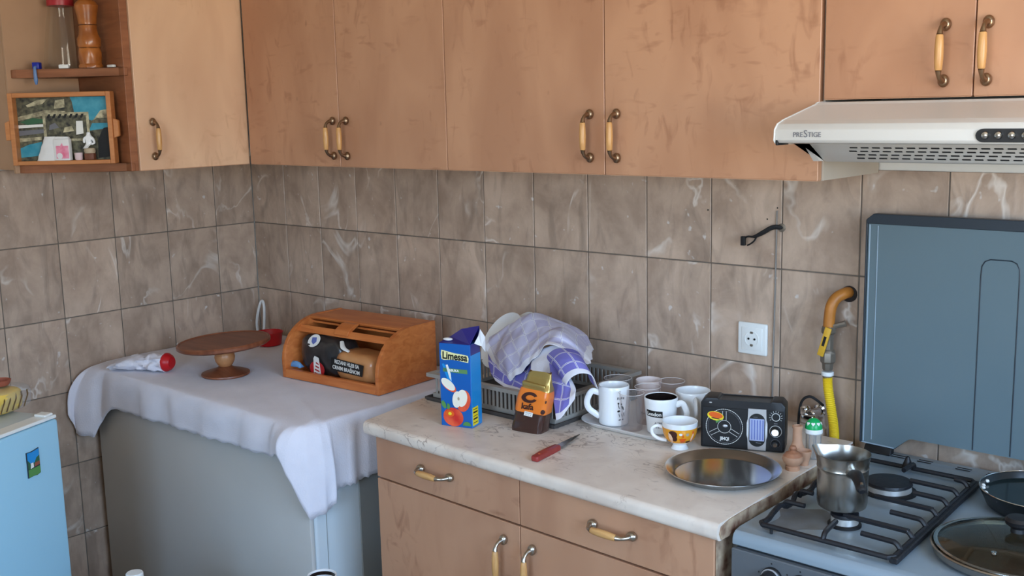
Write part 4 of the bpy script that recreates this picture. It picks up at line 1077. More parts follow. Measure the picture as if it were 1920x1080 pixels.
def mug(name, label, loc, rb, rt, h, ang, inside='white', waist=0, group=None, hh=.62, out=.030, hw_=.0052):
    t = thing(name, label, 'mug', (loc[0], loc[1], TZ), 0, group)
    pr_ = [(0, .001), (rb * .86, 0), (rb * .97, .002)] + [(lerp(rb, rt, s) - waist * math.sin(s * PI), .004 + (h - .006) * s) for s in [i / 10 for i in range(11)]] + [(rt - .001, h)]
    b_ = obj('mug_body', lathe(BM(), pr_ + [(rt - .003, h - .001), (rt - .0042, h - .006)] + [(lerp(rb, rt, s) - waist * math.sin(s * PI) - .0042, .006 + (h - .012) * s) for s in (.8, .6, .4, .2, 0)] + [(0, .005)], 44), 'white', t)
    if inside != 'white':
        obj('mug_glaze', lathe(BM(), [(lerp(rb, rt, s) - waist * math.sin(s * PI) - .0047, .0064 + (h - .0125) * s) for s in (1.06, .8, .6, .4, .2, 0)] + [(0, .0058)], 40, cap=(False, True)), inside, t, 'dark glazed inside')
    d_ = Vector((math.cos(ang), math.sin(ang), 0)); zt, zb_ = h * .80, h * .22
    r1 = lerp(rb, rt, .8) - .002 - waist * .6; r2 = lerp(rb, rt, .2) - .002 - waist * .6
    pth = [d_ * r1 + Vector((0, 0, zt)), d_ * (r1 + out * .6) + Vector((0, 0, zt + .004)), d_ * (r1 + out) + Vector((0, 0, lerp(zt, zb_, .32))), d_ * (r1 + out * .88) + Vector((0, 0, lerp(zt, zb_, .68))), d_ * (r2 + out * .35) + Vector((0, 0, zb_ + .004)), d_ * r2 + Vector((0, 0, zb_ - .003))]
    obj('mug_handle', tube(BM(), pth, hw_, 10, 6, flat=1.5), 'white', t)
    return t
def sgn(v): return Vector(v).normalized()
m1 = mug('mug', 'tall white mug with small black sketches, left end of the tray', (1.908, -.300), .0375, .0385, .099, math.atan2(-.66, -.75), group='mugs on the tray', out=.030)
# small black sketch figures on the right-hand side of the first mug
wf = wrap(.0388, R(62))
for k, z in enumerate((.070, .0690, .0705, .0695)): decal('sketch_print', [(-.009 + k * .0052, z), (-.006 + k * .0052, z + .0005), (-.0055 + k * .0052, z + .006), (-.0085 + k * .0052, z + .0055)], 'inkgrey', m1, 0, .0004, wf)
for cx_, z, rx_, rz_ in ((-.006, .060, .0022, .0026), (.002, .058, .0018, .0020), (-.005, .052, .0009, .0060), (.0035, .050, .0009, .0050), (-.0055, .0405, .0038, .0026), (.007, .047, .0010, .0060), (-.004, .030, .0009, .0055), (.003, .029, .0010, .0060), (.0085, .031, .0009, .0050), (-.003, .0185, .0034, .0016), (.005, .0190, .0026, .0020)):
    decal('sketch_print', ell(cx_, z, rx_, rz_, 10, .25), 'ink' if z > .035 else 'inkgrey', m1, 0, .0004, wf)
m2 = mug('mug', 'white mug with a dark inside and a black name band, between tumblers and orange cup', (2.040, -.288), .0335, .0410, .088, math.atan2(.30, .9), 'coffee', group='mugs on the tray', out=.026)
wf2 = lambda p: wrap(.0376, R(-6))(p) if True else p
def wf2(p):
    r_ = lerp(.0335, .0410, (p.z - .004) / .082) + .0002
    return wrap(r_, R(27))(p)
decal('name_band', [(-.036, .0455), (.0085, .0440), (.0085, .0600), (-.036, .0615)], 'ink', m2, 0, .0004, wf2)
text('lettering', 'London', .0125, 'inkwhite', m2, (-.0135, -.0005, .0520), (PI / 2, 0, 0), fn=wf2, off=.0003)
text('lettering', 'A TRENT', .0070, 'inkgrey', m2, (.003, -.0005, .0300), (PI / 2, 0, 0), fn=wf2)
for k in range(5): decal('small_print', [(-.016 + k * .0062, .0180), (-.0115 + k * .0062, .0178), (-.0115 + k * .0062, .0205), (-.016 + k * .0062, .0207)], 'inkgrey', m2, 0, .0003, wf2)
mug('mug', 'plain white mug behind the orange cup, beside the radio', (2.070, -.193), .0375, .0430, .088, math.atan2(-.76, .62), group='mugs on the tray', out=.026)
def tumbler(label, x, y, r, h, m='pinkglass'):
    t = thing('glass_tumbler', label, 'glass', (x, y, TZ), 0, 'tumblers on the tray')
    obj('glass_body', lathe(BM(), [(r * .80, .001), (r * .84, 0), (r * .86, .003), (r, h)], 40, cap=(True, False)), m, t)
    bm = BM(); tube(bm, [(r * math.cos(a), r * math.sin(a), h) for a in [2 * PI * i / 40 for i in range(41)]], .0007, 6); obj('glass_rim', bm, 'rimglass', t)
tumbler('front clear tumbler on the tray, right of the sketch mug', 1.972, -.314, .0305, .091)
tumbler('clear tumbler behind the front one, left of the dark-lined mug', 1.970, -.243, .0320, .091)
tumbler('clear tumbler behind the sketch mug, nearest the rack', 1.863, -.222, .0350, .093)
tumbler('clear tumbler at the back of the tray, before the plain mug', 1.990, -.166, .0330, .093)
t = thing('tea_bowl', 'pale pinkish cup at the back of the tray, seen through the tumblers', 'cup', (1.922, -.168, TZ), 0)
obj('bowl_body', lathe(BM(), [(0, 0), (.020, 0), (.024, .004), (.031, .050), (.0335, .086), (.0325, .087), (.0295, .052), (.021, .007), (0, .006)], 36), mat('pale_pink_ceramic', (226, 210, 204), .3), t)

t = thing('painted_cup', 'white footed cup with an orange painted band, in front of the radio', 'cup', (2.137, -.355, WZ))
CP = [(.0175, 0), (.0205, .001), (.0175, .006), (.0150, .011), (.0180, .0145), (.0270, .0195), (.0345, .0280), (.0385, .0400), (.0402, .0540), (.0415, .0660)]
def cupr(z):
    for a, b in zip(CP[3:], CP[4:]):
        if z <= b[1]: return lerp(a[0], b[0], (z - a[1]) / (b[1] - a[1]))
    return CP[-1][0]
obj('cup_body', lathe(BM(), [(0, .001)] + CP + [(.0405, .0668), (.0392, .0655), (.0375, .0540), (.0355, .0400), (.0315, .0290), (.020, .019), (0, .017)], 44), 'white', t)
zz = [.0205 + .034 * i / 9 for i in range(10)]
obj('painted_band', lathe(BM(), [(cupr(z) + .0003, z) for z in zz], 60, cap=(False, False)), 'cuporange', t, 'orange painted band')
d_ = Vector((-.86, -.51, 0))
obj('cup_handle', tube(BM(), [d_ * .0385 + Vector((0, 0, .050)), d_ * .052 + Vector((0, 0, .053)), d_ * .064 + Vector((0, 0, .046)), d_ * .062 + Vector((0, 0, .032)), d_ * .048 + Vector((0, 0, .022)), d_ * .030 + Vector((0, 0, .019))], .0042, 10, 6), 'white', t)
def wc(p):
    a = p.x / .040 + R(42); r_ = cupr(p.z) + .0005 - p.y
    return Vector((r_ * math.sin(a), -r_ * math.cos(a), p.z))
for nm, pts_, m_, k in (
    ('painted_hair', ell(-.024, .0420, .0120, .0100, 20, R(20)), 'inkbrown', 0), ('painted_hair', ell(-.020, .0335, .0075, .0075, 16), 'inkbrown', 0),
    ('painted_face', [(-.034, .047), (-.027, .042), (-.024, .034), (-.025, .024), (-.031, .022), (-.035, .034)], 'cuppeach', 1),
    ('painted_eye', ell(-.004, .0445, .0040, .0032, 16), 'inkwhite', 0), ('painted_eye', ell(.012, .0435, .0042, .0038, 16), 'tan', 0),
    ('painted_mouth', [(-.008, .0340), (.010, .0345), (.006, .0240), (-.003, .0225)], 'cupred', 0),
    ('painted_nose', [(.001, .047), (.004, .037), (-.001, .036)], 'cupred', 0),
    ('painted_hair', [(.026, .050), (.031, .050), (.031, .026), (.024, .028), (.027, .038)], 'cupred', 0),
    ('painted_face', ell(.026, .035, .003, .010, 14, R(-12)), 'cuppeach', 1), ('painted_shade', ell(.018, .0245, .008, .0030, 14), 'inkbrown', 0)):
    decal(nm, pts_, m_, t, -.0005 * k, .0004, wc)

# ------------------------------------------------------------------ radio
t = thing('portable_radio', 'black portable radio with a steering-wheel speaker, under the wall socket', 'radio', (2.2475, -.2555, WZ), R(22))
w_, d2 = .0955, .0280
bm = BM(); prism(bm, [(-w_, .002), (w_ - .006, .002), (w_ - .001, .004), (w_, .03), (w_, .108), (w_ - .010, .119), (w_ - .032, .119), (w_ - .034, .114), (-w_ + .042, .114), (-w_ + .040, .120), (-w_ + .012, .120), (-w_, .109)][::-1], 'y', -d2, d2, .0025, 2); obj('case', bm, 'black', t)
bm = BM(); box(bm, -w_ + .004, -d2 - .0012, .005, w_ - .004, -d2 + .001, .0985, .0008, 1); obj('front_panel', bm, 'blacksoft', t)
for x in (-.07, .07): bm = BM(); box(bm, x - .012, -.015, 0, x + .012, .015, .0025); obj('rubber_foot', bm, 'black', t)
Y = -d2 - .0014
def circ(name, cx_, cz_, r, rt, m_, dash=0, a0=0, a1=360, parent=t):
    if not dash: return obj(name, tube(BM(), [(cx_ + r * math.cos(R(a)), Y, cz_ + r * math.sin(R(a))) for a in [a0 + (a1 - a0) * i / 40 for i in range(41)]], rt, 6), m_, parent)
    bm = BM()
    for i in range(dash):
        a = 2 * PI * i / dash; q = 2 * PI / dash * .36
        tube(bm, [(cx_ + r * math.cos(a - q), Y, cz_ + r * math.sin(a - q)), (cx_ + r * math.cos(a + q), Y, cz_ + r * math.sin(a + q))], rt, 5)
    o = obj(name, bm, m_, parent); o['kind'] = 'stuff'; return o
wx, wz = -.041, .0535
circ('wheel_stitching', wx, wz, .0415, .0008, 'inkwhite', 62)
circ('wheel_ring', wx, wz, .0375, .0003, 'inkgrey')
circ('hub_ring', wx, wz, .0150, .0005, 'inkwhite')
for a in (90, 210, 330):
    for s in (-1, 1):
        o_ = Vector((math.cos(R(a)), 0, math.sin(R(a)))); pz = Vector((-math.sin(R(a)), 0, math.cos(R(a)))) * .0042 * s; c0 = Vector((wx, Y, wz))
        bm = BM(); tube(bm, [c0 + o_ * .0155 + pz, c0 + o_ * .037 + pz], .0005, 5); obj('wheel_spoke', bm, 'inkwhite', t)
bm = BM(); ball(bm, (wx + .002, Y, wz + .002), (.0058, .0012, .0036), 12, 8); hub = obj('hub_emblem', bm, 'silver', t)
text('lettering', 'JIHQI', .0105, 'inkwhite', t, (wx + .001, Y - .0002, wz - .0285), off=.0004, sx=.85)
decal('sticker', ell(wx - .020, wz + .0245, .0190, .0105, 26, R(-10)), 'yellow', t, Y - .0003); decal('sticker_print', ell(wx - .0195, wz + .0265, .0165, .0070, 22, R(-10)), 'cupred', t, Y - .0008)
decal('sticker_print', [(wx - .020, wz + .013), (wx - .006, wz + .017), (wx - .018, wz + .007)], 'leafgreen', t, Y - .0004)
decal('sticker_print', [(wx - .029, wz + .0190), (wx - .011, wz + .0165), (wx - .011, wz + .0185), (wx - .029, wz + .0210)], 'ink', t, Y - .0009)
dx0, dx1 = .0125, .0535; dm = (dx0 + dx1) / 2
bm = BM(); prism(bm, [(dx0, .004), (dx1, .004), (dx1, .030), (dx1 + .003, .038), (dx1 + .003, .068), (dx1, .076), (dx1, .101), (dx0, .101), (dx0, .076), (dx0 - .003, .068), (dx0 - .003, .038), (dx0, .030)], 'y', Y - .0012, Y + .0004, .0006, 1); dial = obj('dial_frame', bm, 'silver', t)
cap_ = [(dm + .0185 * math.cos(a), (.072 if a < PI else .031) + .0185 * math.sin(a)) for a in [2 * PI * i / 36 for i in range(36)]]
decal('dial_glass', cap_, 'ink', dial, Y - .0012)
decal('dial_scale', [(dm - .0165, .0265), (dm + .0165, .0265), (dm + .0165, .0780), (dm - .0165, .0780)], 'display', dial, Y - .0017)
for k in range(5): decal('dial_line', [(dm - .0125 + k * .0062, .029), (dm - .0102 + k * .0062, .029), (dm - .0102 + k * .0062, .0755), (dm - .0125 + k * .0062, .0755)], 'displayblue', dial, Y - .0021)
decal('dial_mark', [(dm - .008, .0815), (dm + .001, .0815), (dm + .001, .0825), (dm - .008, .0825)], 'inkgrey', dial, Y - .0017); decal('dial_mark', [(dm - .002, .0215), (dm + .010, .0205), (dm + .010, .0220), (dm - .002, .0230)], 'inkgrey', dial, Y - .0017)
kx = .0745
def rknob(z, r, face):
    bm = BM(); lathe(bm, [(r, 0), (r, .002), (r * .86, .003), (r * .80, .010), (r * .72, .011), (.0005, .011)], 28); bmesh.ops.rotate(bm, verts=bm.verts, cent=(0, 0, 0), matrix=Matrix.Rotation(PI / 2, 3, 'X'))
    o_ = obj('tuning_knob', bm, 'black', t); o_.location = (kx, Y, z)
    bm = BM(); lathe(bm, [(face, .0112), (face * .9, .0122), (.0005, .0122)], 24); bmesh.ops.rotate(bm, verts=bm.verts, cent=(0, 0, 0), matrix=Matrix.Rotation(PI / 2, 3, 'X')); obj('knob_face', bm, 'steelpolish', o_)
rknob(.0515, .0125, .0085); circ('knob_ring', kx, .0515, .0132, .0006, 'inkwhite'); rknob(.0225, .0095, .0052); circ('knob_ring', kx, .0225, .0102, .0004, 'inkgrey')
circ('volume_ring', kx, .0845, .0088, .0007, 'inkwhite')
for a in range(-30, 211, 24):
    o_ = Vector((math.cos(R(a)), 0, math.sin(R(a)))); c0 = Vector((kx, Y, .0845)); bm = BM(); tube(bm, [c0 + o_ * .0115, c0 + o_ * .0150], .0004, 5); obj('volume_tick', bm, 'inkwhite', t)
for z, l in ((.0695, .008), (.0375, .009)): decal('small_print', [(kx - l / 2, z - .0008), (kx + l / 2, z - .0008), (kx + l / 2, z + .0008), (kx - l / 2, z + .0008)], 'inkgrey', t, Y)
decal('small_print', ell(-.073, .109, .0035, .0014, 12), 'silver', t, -d2 - .0001)

# ------------------------------------------------------------------ round steel tray, clay pots, toothpicks
t = thing('steel_platter', 'round stainless steel platter at the right end of the worktop', 'platter', (2.309, -.452, WZ))
obj('platter_body', lathe(BM(), [(0, 0), (.098, 0), (.104, .002), (.120, .0150), (.1235, .0165), (.1235, .0182), (.1195, .0172), (.1030, .0040), (.0985, .0022), (0, .0022)], 72), 'platter', t)
t = thing('clay_jar', 'small terracotta lidded jar on a foot at the worktop edge, right of the platter', 'jar', (2.410, -.331, WZ))
obj('jar_body', lathe(BM(), [(0, 0), (.0150, 0), (.0155, .008), (.0130, .0100), (.0150, .0120), (.0205, .0180), (.0225, .0250), (.0215, .0310), (.0200, .0315), (0, .0310)], 36), 'clay', t)
obj('jar_lid', lathe(BM(), [(0, .0312), (.0200, .0316), (.0150, .0385), (.0075, .0410), (.0055, .0430), (.0062, .0450), (.0078, .0485), (.0060, .0530), (0, .0545)], 32), 'claylid', t)
t = thing('clay_bottle', 'slim terracotta bottle behind the lidded clay jar', 'bottle', (2.389, -.270, WZ))
obj('bottle_body', lathe(BM(), [(0, 0), (.017, 0), (.0195, .010), (.0190, .024), (.0125, .038), (.0105, .046), (.0100, .072), (.0118, .076), (.0118, .080), (.0085, .081), (.0080, .06), (0, .058)], 32), 'clay', t)
t = thing('clay_bowl', 'tiny terracotta bowl tucked between the clay jar and the toothpick shaker', 'bowl', (2.4145, -.2875, WZ))
obj('bowl_body', lathe(BM(), [(0, 0), (.010, 0), (.0105, .006), (.0145, .020), (.0165, .032), (.0155, .033), (.0125, .022), (0, .010)], 28), 'clay', t)
t = thing('toothpick_shaker', 'toothpick shaker with a green dome lid with white hearts, by the stove', 'shaker', (2.4085, -.232, WZ))
obj('clear_cup', lathe(BM(), [(0, 0), (.0155, 0), (.0165, .002), (.0175, .060), (.0165, .060), (.0155, .003), (0, .002)], 32), 'film', t)
random.seed(5); 
for k in range(34):
    a = random.uniform(0, 2 * PI); r_ = .0135 * math.sqrt(random.random()) if k > 18 else .0130
    bm = BM(); tube(bm, [(r_ * math.cos(a), r_ * math.sin(a), .003), (r_ * 1.03 * math.cos(a + .08), r_ * 1.03 * math.sin(a + .08), .058)], .0014, 5); obj('toothpick', bm, 'toothpick', t)
obj('lid_collar', lathe(BM(), [(.0185, .058), (.0200, .060), (.0200, .067), (.0185, .069)], 36), 'whiteplastic', t)
DP = [(.0192 * math.cos(R(a)), .0690 + .0235 * math.sin(R(a))) for a in range(0, 91, 10)]
obj('lid_dome', lathe(BM(), DP, 36, cap=(True, False)), 'green', t)
for a in (-62, -20, 22, 64):
    hp_ = [(.0042 * (16 * math.sin(q) ** 3) / 16, .0040 * (13 * math.cos(q) - 5 * math.cos(2 * q) - 2 * math.cos(3 * q) - math.cos(4 * q)) / 16) for q in [2 * PI * i / 22 for i in range(22)]]
    def wd(p, a=a):
        el = R(33) + p.z / .021; az = R(a + 42) + p.x / (.0196 * math.cos(el))
        r_ = 1 - p.y / .02
        return Vector((.0195 * math.cos(el) * r_ * math.sin(az), -.0195 * math.cos(el) * r_ * math.cos(az), .0690 + .0238 * math.sin(el) * r_))
    decal('heart_print', hp_, 'inkwhite', t, 0, .0006, wd)

# ------------------------------------------------------------------ on the freezer: bread box
CZ = FZ + .0062
t = thing('bread_box', 'open wooden roll-top bread box standing on the tablecloth', 'bread box', (.900, -.271, CZ), R(3.95))
bw, bd = .212, .128
def side_prof(inset=0):
    P = [(-bd + inset, inset), (-bd + inset, .060)]
    for i in range(1, 11):
        a = R(180 - 9 * i)
        P.append((.030 + (.158 - inset) * math.cos(a), .060 + (.122 - inset) * math.sin(a)))
    return P + [(bd - inset, .182 - inset), (bd - inset, inset)]
for s in (-1, 1):
    x0, x1 = (-bw, -bw + .014) if s < 0 else (bw - .014, bw)
    obj('side_panel', prism(BM(), side_prof()[::-1], 'x', x0, x1, .002, 2), 'orange', t)
bm = BM(); box(bm, -bw + .0142, -bd + .002, .0, bw - .0142, bd - .002, .010, .001, 1); obj('bottom_board', bm, 'orange', t)
bm = BM(); box(bm, -bw + .0142, -bd, .0, bw - .0142, -bd + .014, .028, .0015, 1); obj('front_rail', bm, 'orange', t)
bm = BM(); box(bm, -bw + .0142, bd - .012, .010, bw - .0142, bd - .001, .165, .001, 1); obj('back_board', bm, 'orange', t)
bm = BM(); prism(bm, [(.0, .1685), (bd, .1685), (bd, .1800), (-.010, .1800), (-.016, .1770), (-.012, .1690)], 'x', -bw + .0142, bw - .0142, .0012, 1); obj('top_board', bm, 'orange', t)
# rolled-up shutter: the visible lead bar, its tab, and the slats behind
bm = BM(); prism(bm, [(-.070, .140), (-.060, .138), (-.046, .154), (-.055, .159)], 'x', -bw + .0145, bw - .0145, .001, 1); obj('shutter_bar', bm, 'orange', t)
bm = BM(); prism(bm, [(-.071, .147), (-.062, .146), (-.048, .159), (-.018, .172), (-.018, .1770), (-.034, .1765), (-.060, .163)], 'x', -.032, .028, .0012, 1); obj('shutter_tab', bm, 'orange', t)
for k in range(5): bm = BM(); box(bm, -bw + .0145, .004 + k * .024, .158, bw - .0145, -.007 + k * .024, .164, .0008, 1); obj('shutter_slat', bm, 'orange', t)
# sliced bread in its printed bag
t = thing('bread_bag', 'sliced bread loaf in a dark printed bag inside the bread box', 'bread', (.906, -.290, CZ + .0105), R(3.95))
def loaf(x0, x1, hy, hz_, c, e=.5, nz=26, amp=.004, seed=0, taper=.25, tilt=0):
    bm = BM(); rings = []
    for i in range(nz + 1):
        s = i / nz; x = lerp(x0, x1, s)
        k = (1 - (abs(2 * s - 1)) ** 5 * (1 - taper))
        rg = []
        for j in range(32):
            a = 2 * PI * j / 32
            cy, cz_ = math.cos(a), math.sin(a)
            y = math.copysign(abs(cy) ** e, cy) * hy * k; z = math.copysign(abs(cz_) ** e, cz_) * hz_ * k
            w = 1 + noise.noise((x * 28 + seed, a * 2.2, seed)) * amp * 16
            rg.append(Vector((x, c[0] + y * w, max(.0004, c[1] + z * w + tilt * s))))
        rings.append(rg)
    ring_surface(bm, rings, True, (True, True)); return bm
obj('bag_film', loaf(-.192, .02, .056, .064, (-.022, .0650), .62, 30, .006, 2, .35, -.006), 'bagblack', t, 'dark printed plastic film', 60)
br = obj('bread_slices', loaf(-.010, .150, .054, .047, (-.030, .0480), .55, 26, .0035, 6, .72, -.004), 'bread', t, 'brown bread seen through the clear film', 60)
obj('bag_film', loaf(.140, .190, .036, .026, (-.030, .027), .8, 12, .01, 9, .3), 'bagblack', t, None, 60)
fy = -.030 - .0565
def lm(p):
    # leaning print plane on the loaf front
    sl = max(0, p.z - .060)
    return Vector((p.x, p.y + .9 * sl * sl / .03, p.z))
LB = [(-.010, .0745), (.128, .0660), (.120, .0300), (-.016, .0350)]
decal('label_band', LB, 'ink', t, fy - .002, .0005)
text('lettering', 'REZANI HLEB SA', .0165, 'inkwhite', t, (.0560, fy - .0028, .0605), (PI / 2, R(3.2), 0), off=.0003, sx=.86)
text('lettering', 'CRNIM BRA\u0160NOM', .0165, 'inkwhite', t, (.0520, fy - .0028, .0425), (PI / 2, R(3.2), 0), off=.0003, sx=.88)
fy2 = -.022 - .060
decal('brand_label', ell(-.082, .0270, .0330, .0250, 26), 'inkred', t, fy2 - .002); decal('brand_label', [(-.097, .012), (-.064, .006), (-.072, .064), (-.090, .068), (-.096, .060)], 'inkwhite', t, fy2 - .0026)
for k in range(4): decal('brand_print', [(-.094 + k * .003, .012 + k * .011), (-.070 - k * .001, .008 + k * .011), (-.070 - k * .001, .012 + k * .011), (-.094 + k * .003, .017 + k * .011)], 'inkred', t, fy2 - .0031)
oo = decal('oval_logo', ell(0, 0, .0270, .0195, 26, R(24)), 'inkwhite', t, 0, .0006); oo.location = (-.104, -.071, .112); oo.rotation_euler = (R(-24), 0, 0)
oi = decal('oval_emblem', [(-.010, .010), (.009, .012), (.012, -.002), (.001, -.012), (-.009, -.004)], 'displayblue', t, 0, .0006); oi.location = (-.104, -.0718, .112); oi.rotation_euler = (R(-24), 0, 0)
bm = BM(); tube(bm, [(.000, -.052, .118), (.022, -.068, .104), (.045, -.066, .094)], [.006, .008, .005], 8, 4, flat=.4); obj('bag_tie', bm, 'inkwhite', t)
t = thing('blue_packet', 'small crumpled blue packet in the left front corner of the bread box', 'packet', (.7255, -.3805, CZ + .0285), R(6))
bm = grid(BM(), lambda u, v: Vector(((u - .5) * .055, (v - .5) * .016, .003 + .016 * (1 - (2 * v - 1) ** 2) * (1 - (2 * u - 1) ** 4) + .004 * noise.noise((u * 5, v * 4, 3)))), 14, 10)
solid(obj('packet_film', bm, 'bluepaper', t, smooth=180), .0015)

# cake stand
t = thing('cake_stand', 'round wooden cake stand with turned ball stem on the tablecloth', 'stand', (.520, -.505, CZ))
obj('base', lathe(BM(), [(0, 0), (.074, 0), (.0765, .003), (.0755, .007), (.062, .012), (.040, .018), (.026, .024), (.020, .028), (0, .029)], 48), 'walnut', t)
obj('stem', lathe(BM(), [(0, .0285), (.018, .028), (.024, .034), (.0305, .046), (.0325, .058), (.0300, .070), (.024, .080), (.020, .085), (.022, .092), (0, .093)], 36), mat('cake_stem_wood', (176, 116, 72), .35, rgb2=(196, 138, 92), scale=10), t)
obj('plate', lathe(BM(), [(0, .0925), (.105, .0925), (.132, .0945), (.1395, .100), (.1400, .108), (.1365, .1125), (.1330, .1128), (.1310, .1100), (0, .1096)], 72), 'walnut', t)
cp = C.objects[-1] if False else [o for o in t.children if o.name.startswith('plate')][0]
cp.matrix_local = Matrix.Translation((0, 0, .10)) @ Matrix.Rotation(R(-3.0), 4, Vector((-.66, .73, 0))) @ Matrix.Diagonal((1.05, 1.05, 1.0, 1)) @ Matrix.Translation((0, 0, -.10))
t = thing('red_bowl', 'small red plastic tub behind the cake stand, in the corner', 'tub', (.262, -.150, CZ))
obj('tub_body', lathe(BM(), [(0, 0), (.040, 0), (.043, .003), (.049, .042), (.0515, .0465), (.0500, .0475), (.0470, .042), (.041, .005), (0, .004)], 36), 'redplastic', t)
bm = BM(); tube(bm, [(.036, -.040, .808 + .004), (.040, -.044, .86), (.058, -.040, .920), (.072, -.036, .938), (.086, -.040, .915), (.098, -.052, .860), (.104, -.062, .8145)], .0052, 8, 6)
tag(obj('cable', bm, 'cable'), 'loop of white cable standing in the tiled corner behind the cake stand', 'cable')
# crumpled white pouch with a red end
t = thing('piping_bag', 'crumpled white cloth icing bag with a red plastic end, lying on the tablecloth', 'bag', (.2480, -.628, CZ), R(20))
def pouch(u, v):
    x = -.112 + .195 * u; w_ = lerp(.060, .030, u ** .8); h_ = lerp(.020, .058, u ** .6)
    a = 2 * PI * v; k = noise.noise((u * 7, math.cos(a) * 2.4, math.sin(a) * 2.4)) * .016 + noise.noise((u * 18, math.cos(a) * 5, math.sin(a) * 5)) * .007
    return Vector((x, math.cos(a) * (w_ + k), max(.0006, .5 * h_ + math.sin(a) * (h_ * .5 + k * .6))))
bm = BM(); ring_surface(bm, [[pouch(i / 30, j / 30) for j in range(30)] for i in range(31)], True, (True, True)); obj('cloth_bag', bm, 'cloth', t, smooth=70)
bm = BM(); lathe(bm, [(0, 0), (.0285, 0), (.0305, .003), (.0305, .008), (.0280, .012), (.0260, .018), (.018, .026), (0, .027)], 28); bmesh.ops.rotate(bm, verts=bm.verts, cent=(0, 0, 0), matrix=Matrix.Rotation(PI / 2, 3, 'Y')); bmesh.ops.translate(bm, verts=bm.verts, vec=(.080, 0, .0308)); obj('red_end', bm, 'redplastic', t, 'red plastic end')

# ------------------------------------------------------------------ fridge at the left edge
FA = math.atan2(.074, .180)
t = thing('small_fridge', 'pale blue-white fridge with a magnet on its door, at the left edge', 'fridge', (.741, -1.162, 0), FA)
bm = BM(); box(bm, -.55, -.54, .03, -.052, -.004, .852, .006, 2); obj('body', bm, 'fridgetop', t)
bm = BM(); box(bm, -.552, -.542, .853, -.030, -.002, .872, .005, 2); obj('top_panel', bm, 'fridgetop', t, 'pale top panel')
bm = BM(); box(bm, -.048, -.54, .06, 0, 0, .862, .007, 3); obj('door', bm, 'fridge', t, 'pale blue door')
bm = BM(); box(bm, -.050, -.541, .8635, -.004, .001, .8725, .002, 1); obj('front_trim', bm, 'whiteplastic', t)
bm = BM(); box(bm, -.0515, -.535, .06, -.0485, -.006, .852); obj('door_seal', bm, 'gasket', t)
bm = BM(); box(bm, -.045, -.035, .8726, -.008, -.006, .8790, .002, 1); obj('hinge_cap', bm, 'whiteplastic', t)
for y in (-.5, -.05):
    for x in (-.5, -.09): bm = BM(); lathe(bm, [(.018, 0), (.016, .031)], 12, (x, y, 0)); obj('foot', bm, 'black', t)
t = thing('fridge_magnet', 'small wavy landscape picture magnet on the fridge door', 'magnet', (.741, -1.162, .773), FA)
def mg(y, z): return Vector((.0006, y, z))
def magshape(name, pts_, m_, dx):
    bm = BM(); prism(bm, pts_, 'x', .0004, .0004 + dx); o = obj(name, bm, m_, t, smooth=0); return o
MY = -.100
def q(a, b): return (MY + a, b)
magshape('magnet_base', [q(-.0210, -.0345), q(-.004, -.0330), q(.010, -.0345), q(.0210, -.0310), q(.0210, .0350), q(.010, .0330), q(-.004, .0310), q(-.0210, .0320)][::1], 'liddark', .003)
magshape('sky_print', [q(-.0195, .0), q(.0200, .002), q(.0200, .0335), q(.010, .0318), q(-.004, .0298), q(-.0195, .0308)], 'bluesky' if 'bluesky' in M else 'cartonlight', .0034)
magshape('hill_print', [q(-.0195, -.012), q(-.009, -.012), q(-.011, .002), q(-.0195, .012)], 'printgreen', .0037)
magshape('hill_print', [q(-.002, -.006), q(.0200, -.004), q(.0200, .016), q(.010, .012)], 'printgreen', .0037)
magshape('field_print', [q(-.0195, -.0330), q(-.004, -.0318), q(.010, -.0330), q(.0200, -.0300), q(.0200, -.012), q(-.0195, -.0135)], 'leafgreen', .0037)
magshape('house_print', [q(-.012, -.012), q(-.001, -.010), q(-.002, .002), q(-.010, .002)], 'inkwhite', .0040)
magshape('house_print', [q(.002, -.010), q(.0195, -.008), q(.0195, .001), q(.004, .0)], 'potato', .0040)
# things on the fridge
t = thing('yellow_packet', 'yellow striped food packet in clear film on top of the fridge', 'packet', (.605, -1.262, .8735), FA)
def pil(u, v):
    k = (1 - (2 * u - 1) ** 4) * (1 - (2 * v - 1) ** 4); return k
for s in (1, -1): pass
def pill(u, v):
    a = 2 * PI * v; e = .6; r_ = (1 - (abs(2 * u - 1)) ** 4 * .75)
    cy, cz_ = math.cos(a), math.sin(a)
    n_ = 1 + .12 * noise.noise((u * 4, cy * 1.5, cz_ * 1.5))
    return Vector((math.copysign(abs(cy) ** e, cy) * .050 * r_ * n_, (u - .5) * .150, max(.0006, .034 + math.copysign(abs(cz_) ** e, cz_) * .034 * r_ * n_)))
bm = BM(); ring_surface(bm, [[pill(i / 26, j / 28) for j in range(28)] for i in range(27)], True, (True, True)); obj('packet_body', bm, 'banana', t, smooth=60)
for k in range(6):
    pts_ = [Vector((.0515, -.055 + k * .020 + s_ * .022, .012 + s_ * .040)) for s_ in (0, .35, .7, 1)]
    pts_ = [Vector((p.x - .02 * max(0, (p.z - .04) / .02) ** 2 + .0005, p.y, p.z)) for p in pts_]
    bm = BM(); tube(bm, pts_, .0022, 6, 4, flat=.6); obj('stripe_print', bm, 'stripe', t)
bm = BM(); ring_surface(bm, [[pill(i / 20, j / 20) * 1.04 + Vector((.0, .010, .0)) + Vector((0, .02, 0)) * (i / 20) for j in range(20)] for i in range(21)], True, (True, True)); obj('film_wrap', bm, 'film', t, 'clear film wrapping', 60)
t = thing('pot_lid', 'small reddish round pot lid lying on the yellow packet', 'lid', (.596, -1.243, .9455), 0)
